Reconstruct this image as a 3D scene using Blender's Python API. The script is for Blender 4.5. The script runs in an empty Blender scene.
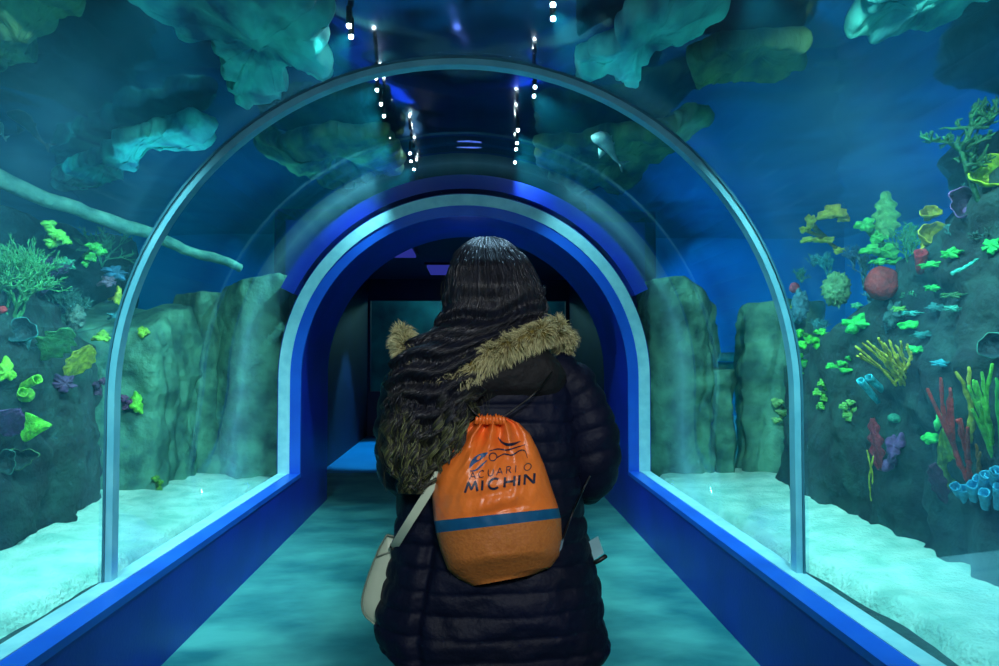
import bpy, math, random
from mathutils import Vector, Matrix, noise
from mathutils.bvhtree import BVHTree
random.seed(7)
C = bpy.context.scene.collection
S = bpy.context.scene
R = math.radians
F = 700.0
CAM = Vector((.045, 0, 1.3))
YAW, PITCH = R(-2.25), R(1.72)
ROT = Matrix.Rotation(YAW, 3, 'Z') @ Matrix.Rotation(R(90) + PITCH, 3, 'X')

def ray(px, py): return ROT @ Vector(((px - 499.5) / F, (333 - py) / F, -1))
def P(px, py, Y):
    d = ray(px, py); return CAM + d * (Y / d.y)
def PZ(px, py, z):
    d = ray(px, py); return CAM + d * ((z - CAM.z) / d.z)
def PX(px, py, x):
    d = ray(px, py); return CAM + d * (x / d.x)
def lerp(a, b, t): return a + (b - a) * t
def sstep(a, b, x):
    t = min(1, max(0, (x - a) / (b - a))); return t * t * (3 - 2 * t)
def tab(rows, y):
    if y <= rows[0][0]: return rows[0][1:]
    for a, b in zip(rows, rows[1:]):
        if y <= b[0]:
            t = (y - a[0]) / (b[0] - a[0]); return [lerp(p, q, t) for p, q in zip(a[1:], b[1:])]
    return rows[-1][1:]
def nz(v, s=1.0, o=0): return noise.noise(Vector((v[0] * s + o, v[1] * s + o * 1.7, v[2] * s - o)))
def fbm(v, s=1.0, octv=4, o=0):
    a, r, q = 1.0, 0.0, Vector(v) * s + Vector((o, o * 1.7, -o))
    for _ in range(octv):
        r += a * noise.noise(q); q = q * 2.03; a *= .5
    return r

# ---------------------------------------------------------------- materials
def srgb(c): return tuple(((x / 255) / 12.92 if x <= 10 else ((x / 255 + .055) / 1.055) ** 2.4) for x in c) + (1,)
def mat(name, c1, c2=None, scale=8, rough=.6, bump=0, bscale=40, metal=0, spec=.5, detail=6, stretch=None, sheen=0, coat=0):
    m = bpy.data.materials.new(name); m.use_nodes = True
    n, l = m.node_tree.nodes, m.node_tree.links
    b = n['Principled BSDF']
    b.inputs['Roughness'].default_value = rough; b.inputs['Metallic'].default_value = metal
    b.inputs['Specular IOR Level'].default_value = spec
    b.inputs['Coat Weight'].default_value = coat
    b.inputs['Sheen Weight'].default_value = sheen
    co = n.new('ShaderNodeTexCoord'); mp = n.new('ShaderNodeMapping')
    l.new(co.outputs['Object'], mp.inputs[0])
    if stretch: mp.inputs['Scale'].default_value = stretch
    if c2 is None: c2 = tuple(x * .8 for x in c1)
    t = n.new('ShaderNodeTexNoise'); t.inputs['Scale'].default_value = scale; t.inputs['Detail'].default_value = detail
    l.new(mp.outputs[0], t.inputs['Vector'])
    r = n.new('ShaderNodeValToRGB'); r.color_ramp.elements[0].position = .35; r.color_ramp.elements[1].position = .65
    r.color_ramp.elements[0].color = srgb(c2); r.color_ramp.elements[1].color = srgb(c1)
    l.new(t.outputs[0], r.inputs[0]); l.new(r.outputs[0], b.inputs['Base Color'])
    if bump:
        t2 = n.new('ShaderNodeTexNoise'); t2.inputs['Scale'].default_value = bscale; t2.inputs['Detail'].default_value = 5
        l.new(mp.outputs[0], t2.inputs['Vector'])
        bp = n.new('ShaderNodeBump'); bp.inputs['Strength'].default_value = bump; bp.inputs['Distance'].default_value = .02
        l.new(t2.outputs[0], bp.inputs['Height']); l.new(bp.outputs[0], b.inputs['Normal'])
    return m
def emit(name, c, s):
    m = bpy.data.materials.new(name); m.use_nodes = True; n, l = m.node_tree.nodes, m.node_tree.links
    n.clear(); e = n.new('ShaderNodeEmission'); e.inputs[0].default_value = srgb(c); e.inputs[1].default_value = s
    o = n.new('ShaderNodeOutputMaterial'); l.new(e.outputs[0], o.inputs[0]); return m
def colmix(m, attr, c, lo=0, hi=1):
    """mix a second colour in by a mesh attribute (dyed hair ends, fur tips)"""
    n, l = m.node_tree.nodes, m.node_tree.links; b = n['Principled BSDF']
    old = b.inputs['Base Color'].links[0].from_socket
    a = n.new('ShaderNodeAttribute'); a.attribute_name = attr
    x = n.new('ShaderNodeMix'); x.data_type = 'RGBA'
    l.new(a.outputs['Fac'], x.inputs['Factor']); l.new(old, x.inputs['A']); x.inputs['B'].default_value = srgb(c)
    l.new(x.outputs['Result'], b.inputs['Base Color']); return m
def acrylic():
    m = bpy.data.materials.new('clear_acrylic'); m.use_nodes = True; n, l = m.node_tree.nodes, m.node_tree.links
    n.clear(); o = n.new('ShaderNodeOutputMaterial'); mx = n.new('ShaderNodeMixShader')
    t = n.new('ShaderNodeBsdfTransparent'); g = n.new('ShaderNodeBsdfGlossy'); g.inputs['Roughness'].default_value = .03
    g.inputs['Color'].default_value = (.8, .9, 1, 1); t.inputs[0].default_value = (.93, .985, 1, 1)
    f = n.new('ShaderNodeLayerWeight'); f.inputs[0].default_value = .5
    pw = n.new('ShaderNodeMath'); pw.operation = 'POWER'; pw.inputs[1].default_value = 5; l.new(f.outputs['Facing'], pw.inputs[0])
    ma = n.new('ShaderNodeMath'); ma.operation = 'MULTIPLY_ADD'; ma.inputs[1].default_value = .35; ma.inputs[2].default_value = .006; l.new(pw.outputs[0], ma.inputs[0])
    l.new(ma.outputs[0], mx.inputs[0]); l.new(t.outputs[0], mx.inputs[1]); l.new(g.outputs[0], mx.inputs[2]); l.new(mx.outputs[0], o.inputs[0]); return m

M = dict(
    blue=mat('blue_paint', (20, 38, 178), (16, 32, 155), 3, .42, .05, 60),
    bluelight=mat('sill_paint', (30, 95, 215), (24, 80, 200), 3, .35),
    navy=mat('navy_wall', (10, 16, 62), (7, 12, 46), 2, .6),
    white=mat('white_sealant', (190, 225, 238), (165, 208, 225), 14, .45),
    hoop=mat('hoop_joint', (165, 215, 232), (140, 198, 220), 10, .28),
    hoopd=mat('hoop_edge', (80, 130, 150), (60, 110, 130), 10, .4),
    floor=mat('floor_resin', (92, 160, 158), (36, 104, 114), 2.2, .4, .15, 8, stretch=(1, 1.5, 1), detail=9),
    floorspill=mat('floor_light_spill', (30, 150, 215), (24, 135, 200), 2, .35),  # cyan light spill painted into the floor colour
    sand=mat('white_sand', (215, 235, 220), (165, 205, 190), 7, .9, .9, 45, detail=10),
    tankfloor=mat('tank_floor', (20, 60, 62), (12, 38, 44), 9, .85, .5, 30),
    tankwall=mat('tank_wall', (18, 132, 186), (8, 80, 144), .7, .8),
    tankdark=mat('tank_lid', (14, 30, 60), (8, 16, 34), .6, .7),
    rock=mat('reef_rock', (98, 152, 126), (42, 84, 78), 5, .85, .9, 22, detail=10),
    rockdark=mat('reef_rock_dark', (28, 62, 58), (8, 24, 30), 6, .9, 1, 24, detail=10),
    ledge=mat('reflection_teal', (110, 250, 230), (6, 110, 140), 2.4, .7, 1, 7, detail=12, stretch=(2.2, 1, 1)),  # turquoise water reflections painted as slab colour
    reflectgreen=mat('reflection_green', (110, 165, 110), (30, 84, 84), 3, .8, 1, 9, detail=12, stretch=(2.2, 1, 1)),  # duller green water reflections, also put into the colour
    log=mat('driftwood', (110, 175, 160), (60, 120, 115), 8, .8, .6, 25),
    coat=mat('coat_nylon', (8, 16, 42), (5, 11, 30), 5, .6, .2, 55, spec=.22),
    lining=mat('hood_cloth', (9, 11, 18), (6, 7, 12), 12, .75, .3, 40),
    trousers=mat('trousers_denim', (24, 28, 40), None, 30, .8),
    boot=mat('boot_leather', (26, 24, 24), None, 20, .5),
    skin=mat('skin', (196, 148, 120), (180, 130, 104), 9, .5),
    orange=mat('orange_nylon', (255, 138, 56), (240, 112, 40), 4, .36, .25, 28),
    tan=mat('orange_base', (196, 118, 50), (182, 104, 44), 160, .6, .2, 120),
    stripe=mat('blue_band', (22, 96, 140), (18, 84, 128), 30, .4),
    ink=mat('navy_ink', (16, 36, 70), None, 30, .5),
    inkblue=mat('blue_ink', (20, 84, 140), None, 30, .5),
    cream=mat('bag_cream', (205, 222, 196), (190, 208, 184), 6, .45),
    creamdark=mat('bag_piping', (150, 170, 150), None, 6, .45),
    black=mat('black_plastic', (12, 12, 14), None, 6, .4),
    card=mat('card', (150, 205, 215), None, 6, .5),
    acrylic=acrylic(), lens=emit('lamp_lens', (235, 250, 255), 60), ceilpanel=emit('ceiling_panel', (70, 80, 220), .35),
    fishw=mat('fish_pale', (190, 225, 225), (120, 165, 175), 14, .4), fishd=mat('fish_dark', (60, 95, 110), (36, 66, 84), 14, .4))
hairm = colmix(mat('dark_hair', (13, 19, 38), (5, 8, 19), 60, .47, spec=.65), 'tip', (118, 126, 74)); M['hair'] = hairm
furm = colmix(mat('fur', (122, 108, 44), (70, 60, 24), 90, .7), 'tip', (248, 246, 190)); M['fur'] = furm
COR = {}
def coral_mat(c, k='s'):
    key = (c, k)
    if key not in COR:
        d = tuple(int(x * .72) for x in c)
        COR[key] = mat('coral_%d_%d_%d' % c, c, d, 26, .7, .7 if k == 's' else .35, 60)
    return COR[key]

# ---------------------------------------------------------------- mesh helpers
class MB:
    def __init__(s): s.v = []; s.f = []; s.a = []
    def add(s, vs, fs, a=0.0):
        o = len(s.v); s.v += [Vector(q) for q in vs]; s.f += [tuple(i + o for i in q) for q in fs]
        s.a += (list(a) if isinstance(a, (list, tuple)) else [a] * len(vs))
    def box(s, x0, x1, y0, y1, z0, z1):
        vs = [(x, y, z) for x in (x0, x1) for y in (y0, y1) for z in (z0, z1)]
        s.add(vs, [(0, 1, 3, 2), (4, 6, 7, 5), (0, 4, 5, 1), (2, 3, 7, 6), (0, 2, 6, 4), (1, 5, 7, 3)])
    def loft(s, rings, cap0=True, cap1=True, closed=True, a=None):
        n = len(rings[0]); vs = [q for r in rings for q in r]; fs = []
        m = n if closed else n - 1
        for i in range(len(rings) - 1):
            for j in range(m):
                k = (j + 1) % n
                fs.append((i * n + j, i * n + k, (i + 1) * n + k, (i + 1) * n + j))
        if cap0: fs.append(tuple(reversed(range(n))))
        if cap1: fs.append(tuple((len(rings) - 1) * n + j for j in range(n)))
        s.add(vs, fs, a if a is not None else 0.0)
    def tube(s, pts, rad, n=8, a=None, flat=1.0, disp=None, dome=True):
        pts = [Vector(p) for p in pts]; rings = []; aa = []
        up = Vector((0, 0, 1)); N = len(pts); prev = None
        for i, p in enumerate(pts):
            t = (pts[min(i + 1, N - 1)] - pts[max(i - 1, 0)])
            if t.length < 1e-9: t = Vector((0, 0, 1))
            t.normalize()
            if prev is None:
                x = t.orthogonal().normalized() if abs(t.z) > .95 else t.cross(up).normalized()
            else: x = (prev - t * prev.dot(t)).normalized()
            prev = x; y = t.cross(x)
            r = rad[i] if isinstance(rad, (list, tuple)) else rad
            ring = []
            for j in range(n):
                th = 2 * math.pi * j / n; d = x * math.cos(th) + y * math.sin(th) * flat
                rr = r * (1 + disp(i / (N - 1), th, p + d * r) if disp else 1)
                ring.append(p + d * rr)
            rings.append(ring); aa += [a[i] if a else 0.0] * n
        if dome:
            r = rad[-1] if isinstance(rad, (list, tuple)) else rad
            tip = pts[-1] + (pts[-1] - pts[-2]).normalized() * r * .7
            rings.append([lerp(q, tip, .6) for q in rings[-1]]); aa += [a[-1] if a else 0.0] * n
        s.loft(rings, a=aa)
    def prism(s, outline, y0, y1):
        """outline: list of (x,z); extruded along y"""
        n = len(outline)
        s.add([(x, y0, z) for x, z in outline] + [(x, y1, z) for x, z in outline],
              [(j, (j + 1) % n, n + (j + 1) % n, n + j) for j in range(n)] + [tuple(reversed(range(n))), tuple(range(n, 2 * n))])
    def band(s, inner, outer, y0, y1):
        """closed arch shaped band between two open profiles"""
        n = len(inner); vs = []
        for y in (y0, y1):
            vs += [(x, y, z) for x, z in inner] + [(x, y, z) for x, z in outer]
        fs = []
        for j in range(n - 1):
            a, b, c, d = j, j + 1, n + j + 1, n + j
            fs += [(a, d, c, b), (2 * n + a, 2 * n + b, 2 * n + c, 2 * n + d), (a, b, 2 * n + b, 2 * n + a), (d, 2 * n + d, 2 * n + c, c)]
        for j in (0, n - 1): fs.append((j, n + j, 3 * n + j, 2 * n + j))
        s.add(vs, fs)
    def build(s, name, m, parent=None, origin=None, smooth=True, attr=None):
        me = bpy.data.meshes.new(name)
        if origin is None:
            if parent is not None: origin = Vector(parent['_o'])
            else:
                lo = [min(v[i] for v in s.v) for i in range(3)]; hi = [max(v[i] for v in s.v) for i in range(3)]
                origin = Vector(((lo[0] + hi[0]) / 2, (lo[1] + hi[1]) / 2, lo[2]))
        me.from_pydata([v - origin for v in s.v], [], s.f)
        if attr:
            at = me.attributes.new(attr, 'FLOAT', 'POINT'); at.data.foreach_set('value', s.a)
        me.materials.append(m)
        if smooth: me.polygons.foreach_set('use_smooth', [True] * len(me.polygons))
        me.validate(); me.update()
        o = bpy.data.objects.new(name, me); C.objects.link(o)
        if parent is not None: o.parent = parent
        else: o.location = origin
        o['_o'] = tuple(origin)
        return o
def fixn(o):
    import bmesh
    b = bmesh.new(); b.from_mesh(o.data); bmesh.ops.recalc_face_normals(b, faces=b.faces); b.to_mesh(o.data); b.free(); return o
def tag(o, label=None, cat=None, group=None, kind=None):
    if label: o['label'] = label
    if cat: o['category'] = cat
    if group: o['group'] = group
    if kind: o['kind'] = kind
    return o
def empty(name, loc, label, cat, group=None):
    o = bpy.data.objects.new(name, None); C.objects.link(o); o.location = loc; o['_o'] = tuple(loc); o.empty_display_size = .1
    return tag(o, label, cat, group)
def struct(name, mb, m, smooth=False, label=None):
    o = fixn(mb.build(name, m, smooth=smooth)); tag(o, label, None, None, 'structure'); return o

# ---------------------------------------------------------------- tunnel
ZC = 1.115
def arch(r, z0, n=64):
    p = [(-r, z0)] + [(-r * math.cos(math.pi * i / n), ZC + r * math.sin(math.pi * i / n)) for i in range(n + 1)] + [(r, z0)]
    return p
YN, YP, YR, YE = -2.2, 5.35, 6.3, 11.25
SZ = .40
b = MB(); b.box(-2.6, 2.6, YN, 7.75, -.1, 0); struct('floor', b, M['floor'], label='mottled teal resin floor of the tunnel')
b = MB(); b.box(-2.6, 2.6, 7.75, YE + .2, -.1, 0); struct('floor_beyond_the_portal', b, M['floorspill'], label='floor of the room beyond the portal, bright blue light spill in its colour')
for s, nm in ((-1, 'left'), (1, 'right')):
    b = MB(); b.box(min(s * 1.25, s * 1.445), max(s * 1.25, s * 1.445), YN, YP, 0, SZ - .03); struct('wall_' + nm, b, M['blue'], label='low royal blue plinth wall under the acrylic')
    b = MB(); b.box(min(s * 1.245, s * 1.335), max(s * 1.245, s * 1.335), YN, YP + .02, SZ - .03, SZ); struct('trim_%d' % (1 if s < 0 else 2), b, M['bluelight'], label='light blue painted sill ledge')
    b = MB(); b.box(min(s * 1.335, s * 1.41), max(s * 1.335, s * 1.41), YN, YP, SZ - .03, SZ + .004); struct('trim_%d' % (3 if s < 0 else 4), b, M['white'], label='white sealant strip along the foot of the acrylic')
# acrylic arch panels, split at the hoop
YH = 2.86
for i, (a, c) in enumerate(((YN, YH), (YH + .02, YP))):
    b = MB(); b.band(arch(1.41, SZ - .02), arch(1.445, SZ - .02), a, c); struct('window_%d' % (i + 1), b, M['acrylic'], True, 'curved clear acrylic tunnel panel')
b = MB(); b.band(arch(1.372, SZ), arch(1.408, SZ), YH - .02, YH + .03)
hp = struct('trim_5', b, M['hoop'], False, 'pale aqua joint hoop between two acrylic panels')
b = MB(); b.band(arch(1.398, SZ), arch(1.407, SZ), YH - .028, YH - .021); struct('trim_6', b, M['hoopd'], False, 'dark edge line of the joint hoop')
# portal
b = MB(); b.band(arch(1.325, SZ), arch(1.41, SZ), YP - .015, YP + .03); struct('trim_7', b, M['white'], False, 'white sealant ring round the portal')
b = MB(); b.band(arch(1.25, 0), arch(1.42, 0), YP, YR); struct('wall_portal', b, M['blue'], False, 'royal blue arched portal barrel')
b = MB(); b.band(arch(1.245, SZ), arch(1.325, SZ), YP - .006, YP + .02); struct('trim_8', b, M['bluelight'], False, 'bright blue painted face ring of the portal')
def arc(r_, a0=26): return [(-r_ * math.cos(R(lerp(a0, 180 - a0, i / 60))), ZC + r_ * math.sin(R(lerp(a0, 180 - a0, i / 60)))) for i in range(61)]
b = MB(); b.band(arc(1.47), arc(1.58), YP + .06, YR - .02); struct('trim_9', b, M['blue'], False, 'blue outer collar of the portal')
# room beyond
RW = 1.62
b = MB()
b.box(-RW - .1, -RW, YR, YE, 0, 2.5); struct('wall_room_left', b, M['navy'])
b = MB(); b.box(RW, RW + .1, YR, YE, 0, 2.5); struct('wall_room_right', b, M['navy'])
b = MB(); b.box(-RW - .1, RW + .1, YR, YE, 2.5, 2.6); struct('ceiling', b, M['navy'])
b = MB(); o_ = arch(1.255, 0); 
b = MB(); b.band(arch(1.25, 0), [(-RW - .1, 0)] + [(max(-RW - .1, min(RW + .1, -3.2 * math.cos(math.pi * i / 64))), min(2.6, ZC + 3.2 * math.sin(math.pi * i / 64))) for i in range(65)] + [(RW + .1, 0)], YR, YR + .06)
struct('wall_front_of_room', b, M['blue'])
b = MB(); WX0, WX1, WZ0, WZ1 = -1.58, 1.56, .70, 2.16
b.box(-RW, WX0, YE, YE + .15, 0, 2.5); b.box(WX1, RW, YE, YE + .15, 0, 2.5); b.box(WX0, WX1, YE, YE + .15, 0, WZ0); b.box(WX0, WX1, YE, YE + .15, WZ1, 2.5)
struct('wall_back', b, M['navy'])
b = MB(); b.box(WX0, WX1, YE + .04, YE + .06, WZ0, WZ1); struct('window_3', b, M['acrylic'])
b = MB(); b.box(-2.4, 2.4, YE + 1.6, YE + 1.7, 0, 2.7); struct('wall_far_tank', b, mat('far_tank', (26, 120, 130), (10, 60, 80), 1.6, .8))
b = MB(); b.box(-1.1, -.3, 7.4, 8.2, 2.44, 2.5)
for q, (x0, x1, y0, y1) in enumerate(((-.55, -.15, 9.2, 10.1), (-1.0, -.62, 7.6, 8.3))):
    t = empty('ceiling_light', Vector(((x0 + x1) / 2, (y0 + y1) / 2, 2.44)), ('violet blue ceiling panel in the room beyond the arch, farther one', 'violet blue ceiling panel in the room beyond the arch, nearer one')[q], 'ceiling light', 'ceiling panels in the far room')
    b = MB(); b.box(x0 - .03, x1 + .03, y0 - .03, y1 + .03, 2.47, 2.5); b.build('frame', M['black'], t, smooth=False)
    b = MB(); b.box(x0, x1, y0, y1, 2.44, 2.47); b.build('diffuser', M['ceilpanel'], t, smooth=False)
# tunnel end behind the camera
b = MB(); b.box(-6, 6, YN - .1, YN, -.1, 3.2); struct('wall_behind_the_camera', b, M['navy'])

# ---------------------------------------------------------------- tank shell
TX, TY, WS = 5.6, 10.2, 3.02
b = MB(); b.box(-TX - .1, -TX, YN, TY, .2, WS + .3); struct('wall_tank_left', b, M['tankwall'])
b = MB(); b.box(TX, TX + .1, YN, TY, .2, WS + .3); struct('wall_tank_right', b, M['tankwall'])
for s in (-1, 1):
    b = MB(); b.box(min(s * 1.72, s * TX), max(s * 1.72, s * TX), TY, TY + .1, .2, WS + .3); struct('wall_tank_back_' + ('left' if s < 0 else 'right'), b, M['tankwall'])
b = MB(); b.box(-1.72, 1.72, TY, TY + .1, 2.6, WS + .3); struct('wall_tank_above_room', b, M['tankdark'])
b = MB(); b.box(-TX, TX, YN, TY, WS + .2, WS + .3); struct('ceiling_tank_lid', b, M['tankdark'])
for s in (-1, 1):
    b = MB(); b.box(min(s * 1.447, s * TX), max(s * 1.447, s * TX), YN, YR, .1, .27); b.box(min(s * 1.722, s * TX), max(s * 1.722, s * TX), YR, TY, .1, .27); struct('floor_tank_' + ('left' if s < 0 else 'right'), b, M['tankfloor'])
# sand
for s in (-1, 1):
    b = MB(); nx, ny = 90, 220; vs = []
    for j in range(ny + 1):
        y = lerp(YN + .01, TY, j / ny)
        for i in range(nx + 1):
            t = i / nx; x = 1.47 + t * t * (TX - 1.5)
            e = 1.50 + .15 * sstep(5.4, 2.2, y) + .05 * fbm((x * .3, y, s), 1.7, 4)
            z = .235 + .105 * sstep(e - .03, e + .07, x) + .02 * fbm((x, y, 0), 2.2, 4) + .035 * sstep(1.6, 2.4, x)
            z += .008 * math.sin(y * 26 + 3 * fbm((x, y, 0), 1.5)) * sstep(e, e + .2, x)
            vs.append((s * x, y, z))
    b.add(vs, [(j * (nx + 1) + i, j * (nx + 1) + i + 1, (j + 1) * (nx + 1) + i + 1, (j + 1) * (nx + 1) + i) for j in range(ny) for i in range(nx) if vs[j * (nx + 1) + i][1] < YR - .05 or abs(vs[j * (nx + 1) + i][0]) > 1.76])
    o = fixn(b.build('sand', M['sand'])); tag(o, 'pale turquoise sand bed behind the %s acrylic' % ('left' if s < 0 else 'right'), 'sand', None, 'stuff')
# rippled water surface
b = MB(); nx, ny = 150, 150; vs = []
for j in range(ny + 1):
    for i in range(nx + 1):
        x = lerp(-TX, TX, i / nx); y = lerp(1.5, TY, j / ny)
        vs.append((x, y, WS + .035 * fbm((x * .8, y * .5, 3), 1.0, 4)))
b.add(vs, [(j * (nx + 1) + i, (j + 1) * (nx + 1) + i, (j + 1) * (nx + 1) + i + 1, j * (nx + 1) + i + 1) for j in range(ny) for i in range(nx)])
wm = mat('water_surface', (10, 50, 90), (4, 20, 44), .9, .12, 0, spec=1.0, coat=.6)
tag(b.build('water_surface', wm), 'dark rippling underside of the water surface overhead', 'water surface', None, 'stuff')
# water body: one haze volume on each side of the room, round the tunnel
b = MB(); ar = arch(1.448, .272)
outer = [(-TX, .272), (-TX, WS - .08), (TX, WS - .08), (TX, .272)]
b.prism(list(reversed(outer)) + ar, YN + .02, YR + .1)
for s in (-1, 1):
    pass
V2 = [(-TX, .272), (-TX, WS - .08), (TX, WS - .08), (TX, .272), (1.73, .272), (1.73, 2.62), (-1.73, 2.62), (-1.73, .272)]
b.prism(V2, YR + .12, TY - .01)
vm = bpy.data.materials.new('water'); vm.use_nodes = True; n, l = vm.node_tree.nodes, vm.node_tree.links; n.clear()
vo = n.new('ShaderNodeOutputMaterial'); vp = n.new('ShaderNodeVolumePrincipled')
vp.inputs['Color'].default_value = (.04, .60, .92, 1); vp.inputs['Absorption Color'].default_value = (.04, .5, .85, 1)
vp.inputs['Density'].default_value = .027; vp.inputs['Anisotropy'].default_value = .25
l.new(vp.outputs[0], vo.inputs['Volume'])
wo = fixn(b.build('water', vm, smooth=False)); tag(wo, 'blue hazy aquarium water round the tunnel', 'water', None, 'stuff')

# ---------------------------------------------------------------- rocks
ROCKS = []
def column_rock(name, pts, z0, crest, m, label, amp=.12, sc=1.6, seed=0, nz_=44, lean=.3, group=None, cut=None, n=150):
    """pts: closed footprint [(x,y)..]; crest(x,y)->top z"""
    # resample footprint
    L = [0]; q = [Vector((x, y, 0)) for x, y in pts]; q.append(q[0])
    for a, c in zip(q, q[1:]): L.append(L[-1] + (c - a).length)
    fp = []
    for i in range(n):
        d = L[-1] * i / n
        for k in range(len(L) - 1):
            if d <= L[k + 1]:
                fp.append(q[k].lerp(q[k + 1], (d - L[k]) / (L[k + 1] - L[k]))); break
    for _ in range(3): fp = [(fp[i - 1] + fp[i] * 2 + fp[(i + 1) % n]) / 4 for i in range(n)]
    cx = sum((p for p in fp), Vector()) / n
    rings = []
    for k in range(nz_ + 1):
        t = k / nz_; ring = []
        tt = min(1, t / .86)
        inn = 1 - lean * tt * .35 - (0 if t < .8 else (1 - math.sqrt(max(0, 1 - ((t - .8) / .2) ** 2))) * .75)
        for i, p in enumerate(fp):
            c = Vector((lerp(cx.x, p.x, .35), lerp(cx.y, p.y, .55), 0))
            w = c + (p - c) * inn
            zt = crest(p.x, p.y)
            z = z0 + (zt - z0) * (math.sin(min(t / .92, 1) * math.pi / 2) ** .95 if t < .92 else 1)
            z = z0 + (zt - z0) * min(1, t * 1.08)
            v = Vector((w.x, w.y, z))
            nn = (p - cx).normalized()
            f = fbm(v, sc, 5, seed) + .5 * abs(fbm(v, sc * 2.3, 3, seed + 5)) - .45 * max(0, 1 - abs(fbm((v.x * 1.4, v.y * 1.4, v.z * .35), 1.3, 2, seed + 9)) * 9)
            v += nn * f * amp + Vector((0, 0, 1)) * fbm(v, 2.1, 3, seed + 2) * amp * .7 * sstep(.3, 1, t)
            ring.append(v)
        rings.append(ring)
    b = MB(); b.loft(rings, cap1=False)
    top = sum(rings[-1], Vector()) / n
    o0 = len(b.v); b.v.append(top); b.a.append(0); k0 = (len(rings) - 1) * n
    for i in range(n): b.f.append((k0 + i, k0 + (i + 1) % n, o0))
    o = fixn(b.build(name, m)); tag(o, label, 'rock', group)
    ROCKS.append(BVHTree.FromPolygons([v.copy() for v in b.v], b.f))
    return o
SB = .25
def crR(x, y): return tab([(1.6, 2.35), (3.0, 2.12), (3.45, 1.95), (4.0, 1.66), (4.6, 1.42), (5.2, 1.30)], y)[0] + .12 * (x - 2.2)
column_rock('rock', [(2.22, 1.5), (2.2, 3), (2.2, 4.2), (2.3, 5.15), (2.8, 5.3), (3.6, 5.0), (3.8, 3), (3.7, 1.5)], SB, crR, M['rockdark'],
            'long dark green reef rock on the right, covered with corals', amp=.11, sc=1.9, seed=3, nz_=80, n=260, lean=.5)
column_rock('rock', [(2.22, 5.55), (2.5, 5.35), (2.95, 5.5), (3.1, 6.0), (2.6, 6.2), (2.3, 5.95)], SB, lambda x, y: 1.72, M['rock'],
            'rounded grey green boulder column behind the hoop on the right', amp=.07, sc=2.2, seed=21, lean=.25)
column_rock('rock', [(1.46, 6.15), (1.45, 5.55), (1.95, 5.5), (2.16, 5.9), (2.12, 6.35), (1.8, 6.4)], SB, lambda x, y: 1.91 - .7 * max(0, x - 1.75), M['rock'],
            'tall grey green rock pillar just right of the portal ring', amp=.07, sc=2.4, seed=11, lean=.2)
column_rock('rock', [(1.95, 5.8), (1.98, 5.5), (2.1, 5.45), (2.17, 5.65), (2.1, 5.85)], SB, lambda x, y: 1.18, M['rock'],
            'low grey green rock shoulder at the foot of the tall pillar', amp=.05, sc=3, seed=15, lean=.4, n=100)
def crL(x, y): return tab([(1.6, 2.0), (3.3, 1.82), (3.8, 1.72), (4.4, 1.6), (4.8, 1.42), (5.2, 1.3)], y)[0]
column_rock('rock', [(-2.25, 1.5), (-2.22, 3), (-2.2, 4.1), (-2.3, 4.75), (-2.9, 4.9), (-3.6, 4.6), (-3.8, 3), (-3.7, 1.5)], SB, crL, M['rockdark'],
            'long dark green reef rock on the left, covered with corals', amp=.11, sc=1.9, seed=33, nz_=80, n=260, lean=.5)
column_rock('rock', [(-2.15, 5.0), (-2.1, 5.75), (-2.35, 6.2), (-2.9, 6.1), (-3.1, 5.3), (-2.8, 4.85)], SB, lambda x, y: tab([(4.9, 1.46), (5.3, 1.58), (5.8, 1.70), (6.2, 1.62)], y)[0], M['rock'],
            'broad grey green boulder behind the hoop on the left', amp=.08, sc=1.9, seed=45, lean=.25, n=200, nz_=60)
column_rock('rock', [(-1.95, 6.35), (-1.86, 5.8), (-2.1, 5.6), (-2.4, 5.75), (-2.4, 6.3), (-2.1, 6.5)], SB, lambda x, y: 1.80, M['rock'],
            'upright grey green rock pillar second from the portal on the left', amp=.05, sc=2.4, seed=52, lean=.15)
column_rock('rock', [(-1.46, 6.15), (-1.46, 5.6), (-1.75, 5.48), (-2.0, 5.7), (-1.9, 6.15), (-1.8, 6.3)], SB, lambda x, y: 1.86 + .2 * (x + 1.9), M['rock'],
            'narrow rock pillar touching the left side of the portal', amp=.04, sc=2.6, seed=57, lean=.12)
column_rock('rock', [(3.2, 4.2), (3.4, 5.0), (4.2, 5.6), (5.0, 5.0), (5.2, 3.2), (3.6, 2.6), (3.2, 3.4)], SB, lambda x, y: 2.75, M['rockdark'],
            'tall dark rock mass behind the right reef', amp=.2, sc=1.1, seed=61, lean=.35)
column_rock('rock', [(-3.4, 5.2), (-3.0, 6.4), (-3.6, 7.4), (-4.6, 7.0), (-4.9, 5.8), (-4.2, 5.0)], SB, lambda x, y: 2.35, M['rockdark'],
            'tall dark rock mass behind the left boulders', amp=.2, sc=1.1, seed=67, lean=.45)
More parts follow.
